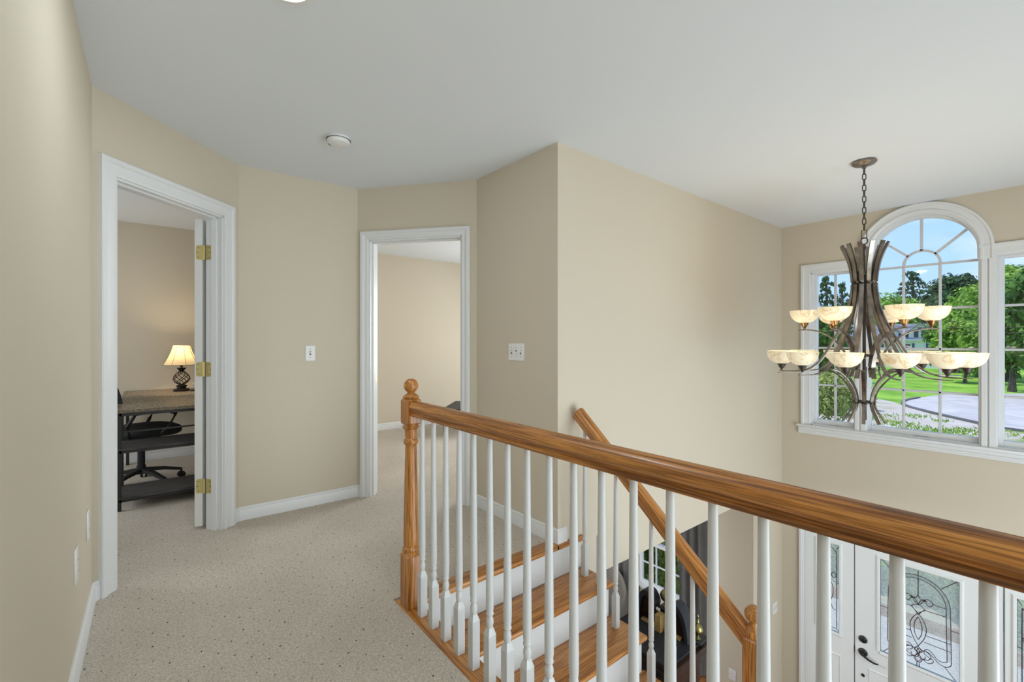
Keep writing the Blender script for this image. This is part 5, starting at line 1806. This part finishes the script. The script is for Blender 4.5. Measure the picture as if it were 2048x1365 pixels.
def dormer(px, hw, ze, zt, y0):
    x = hxp(px); w = hw * SCL * 0.79
    mb = MB(); mb.raw([HM @ Vector(p) for p in [(x - w, y0, hz(680)), (x + w, y0, hz(680)), (x + w, y0, hz(ze)), (x, y0, hz(zt)), (x - w, y0, hz(ze)), (x - w, 4.4, hz(680)), (x + w, 4.4, hz(680)), (x + w, 4.4, hz(ze)), (x, 4.4, hz(zt)), (x - w, 4.4, hz(ze))]],
                      [(0, 1, 2, 3, 4), (5, 9, 8, 7, 6), (0, 4, 9, 5), (1, 6, 7, 2), (4, 3, 8, 9), (2, 7, 8, 3), (0, 5, 6, 1)])
    d_ = mb.build('dormer', M_SIDING, hs, smooth=0)
    e = 1.35
    mb = MB()
    for s in (-1, 1):
        a = Vector((x, y0 - 0.35, hz(zt) + 0.16)); b = Vector((x + s * w * e, y0 - 0.35, hz(ze) - (hz(zt) - hz(ze)) * (e - 1) + 0.16))
        q = [a, b, b + Vector((0, 0, -0.22)), a + Vector((0, 0, -0.22))]
        v = [HM @ p for p in q] + [HM @ (p + Vector((0, 4.8 - y0, 0))) for p in q]
        mb.raw(v, [(0, 1, 2, 3), (7, 6, 5, 4), (0, 4, 5, 1), (1, 5, 6, 2), (2, 6, 7, 3), (3, 7, 4, 0)])
    mb.build('dormer_roof', M_ROOF, d_, smooth=0)
    return d_


dormer(1835, 16.5, 664, 646, 0.25)
dormer(1795, 9, 664, 652, 0.8)


def hwin(x0, x1, y0, y1, yy, shutters=()):
    mb = MB(); mb.box(hxp(x0) - .12, hxp(x1) + .12, yy - 0.05, yy + 0.02, hz(y1) - .12, hz(y0) + .12, M=HM)
    w_ = mb.build('window', M_SIDING, hs, smooth=0)
    mb = MB(); mb.box(hxp(x0), hxp(x1), yy - 0.07, yy - 0.04, hz(y1), hz(y0), M=HM); mb.build('pane', M_DKPANE, w_, smooth=0)
    for a, b in shutters:
        mb = MB(); mb.box(hxp(a), hxp(b), yy - 0.08, yy, hz(y1) - .1, hz(y0) + .1, M=HM); mb.build('shutter', M_SHUTTER, w_, smooth=0)


hwin(1826, 1832.5, 661, 675, 0.25); hwin(1836.5, 1843.5, 661, 675, 0.25)
hwin(1793, 1797.5, 659, 671, 0.8)
mb = MB(); mb.poly_prism([(hxp(1834.5) + 0.26 * cos(pi * k / 12), hz(658.5) + 0.26 * sin(pi * k / 12)) for k in range(13)], 0.14, 0.24, M=HM @ Matrix(((1, 0, 0, 0), (0, 0, 1, 0), (0, 1, 0, 0), (0, 0, 0, 1)))); mb.build('fanlight', M_DKPANE, hs, smooth=0)
hwin(1814, 1821, 688, 699, 0, ((1809.5, 1812.5), (1823.5, 1827)))
hwin(1848, 1856, 688, 699, 0, ((1843, 1846), (1859, 1863)))
hwin(1775, 1782, 688, 699, 0, ((1770.5, 1773.5), (1784.5, 1787.5)))
hwin(1735, 1742, 688, 699, 0, ((1730.5, 1733.5), (1744.5, 1747.5)))
mb = MB(); mb.box(hxp(1706), hxp(1712), 4.0, 4.9, ez, rz_ + 0.9, M=HM); mb.build('chimney', M_BRICK, hs, smooth=0)

# --- utility cables in front of the trees
for k, (h0, h1) in enumerate(((654, 662), (646, 650), (610, 618))):
    a = bearing(U(1700), 40); b = bearing(U(2150), 27)
    pa_ = Vector((a.x, a.y, Z(h0, 40))); pb_ = Vector((b.x, b.y, Z(h1, 27)))
    mb = MB(); mb.tube([pa_.lerp(pb_, q / 12) - Vector((0, 0, 1.2 * (q / 12) * (1 - q / 12))) for q in range(13)], 0.018, 6)
    tag(mb.build('utility_cable', M_BLACK), ['lowest utility cable crossing before the trees', 'middle utility cable crossing before the trees', 'highest utility cable crossing before the trees'][k], 'cable', 'utility cables')
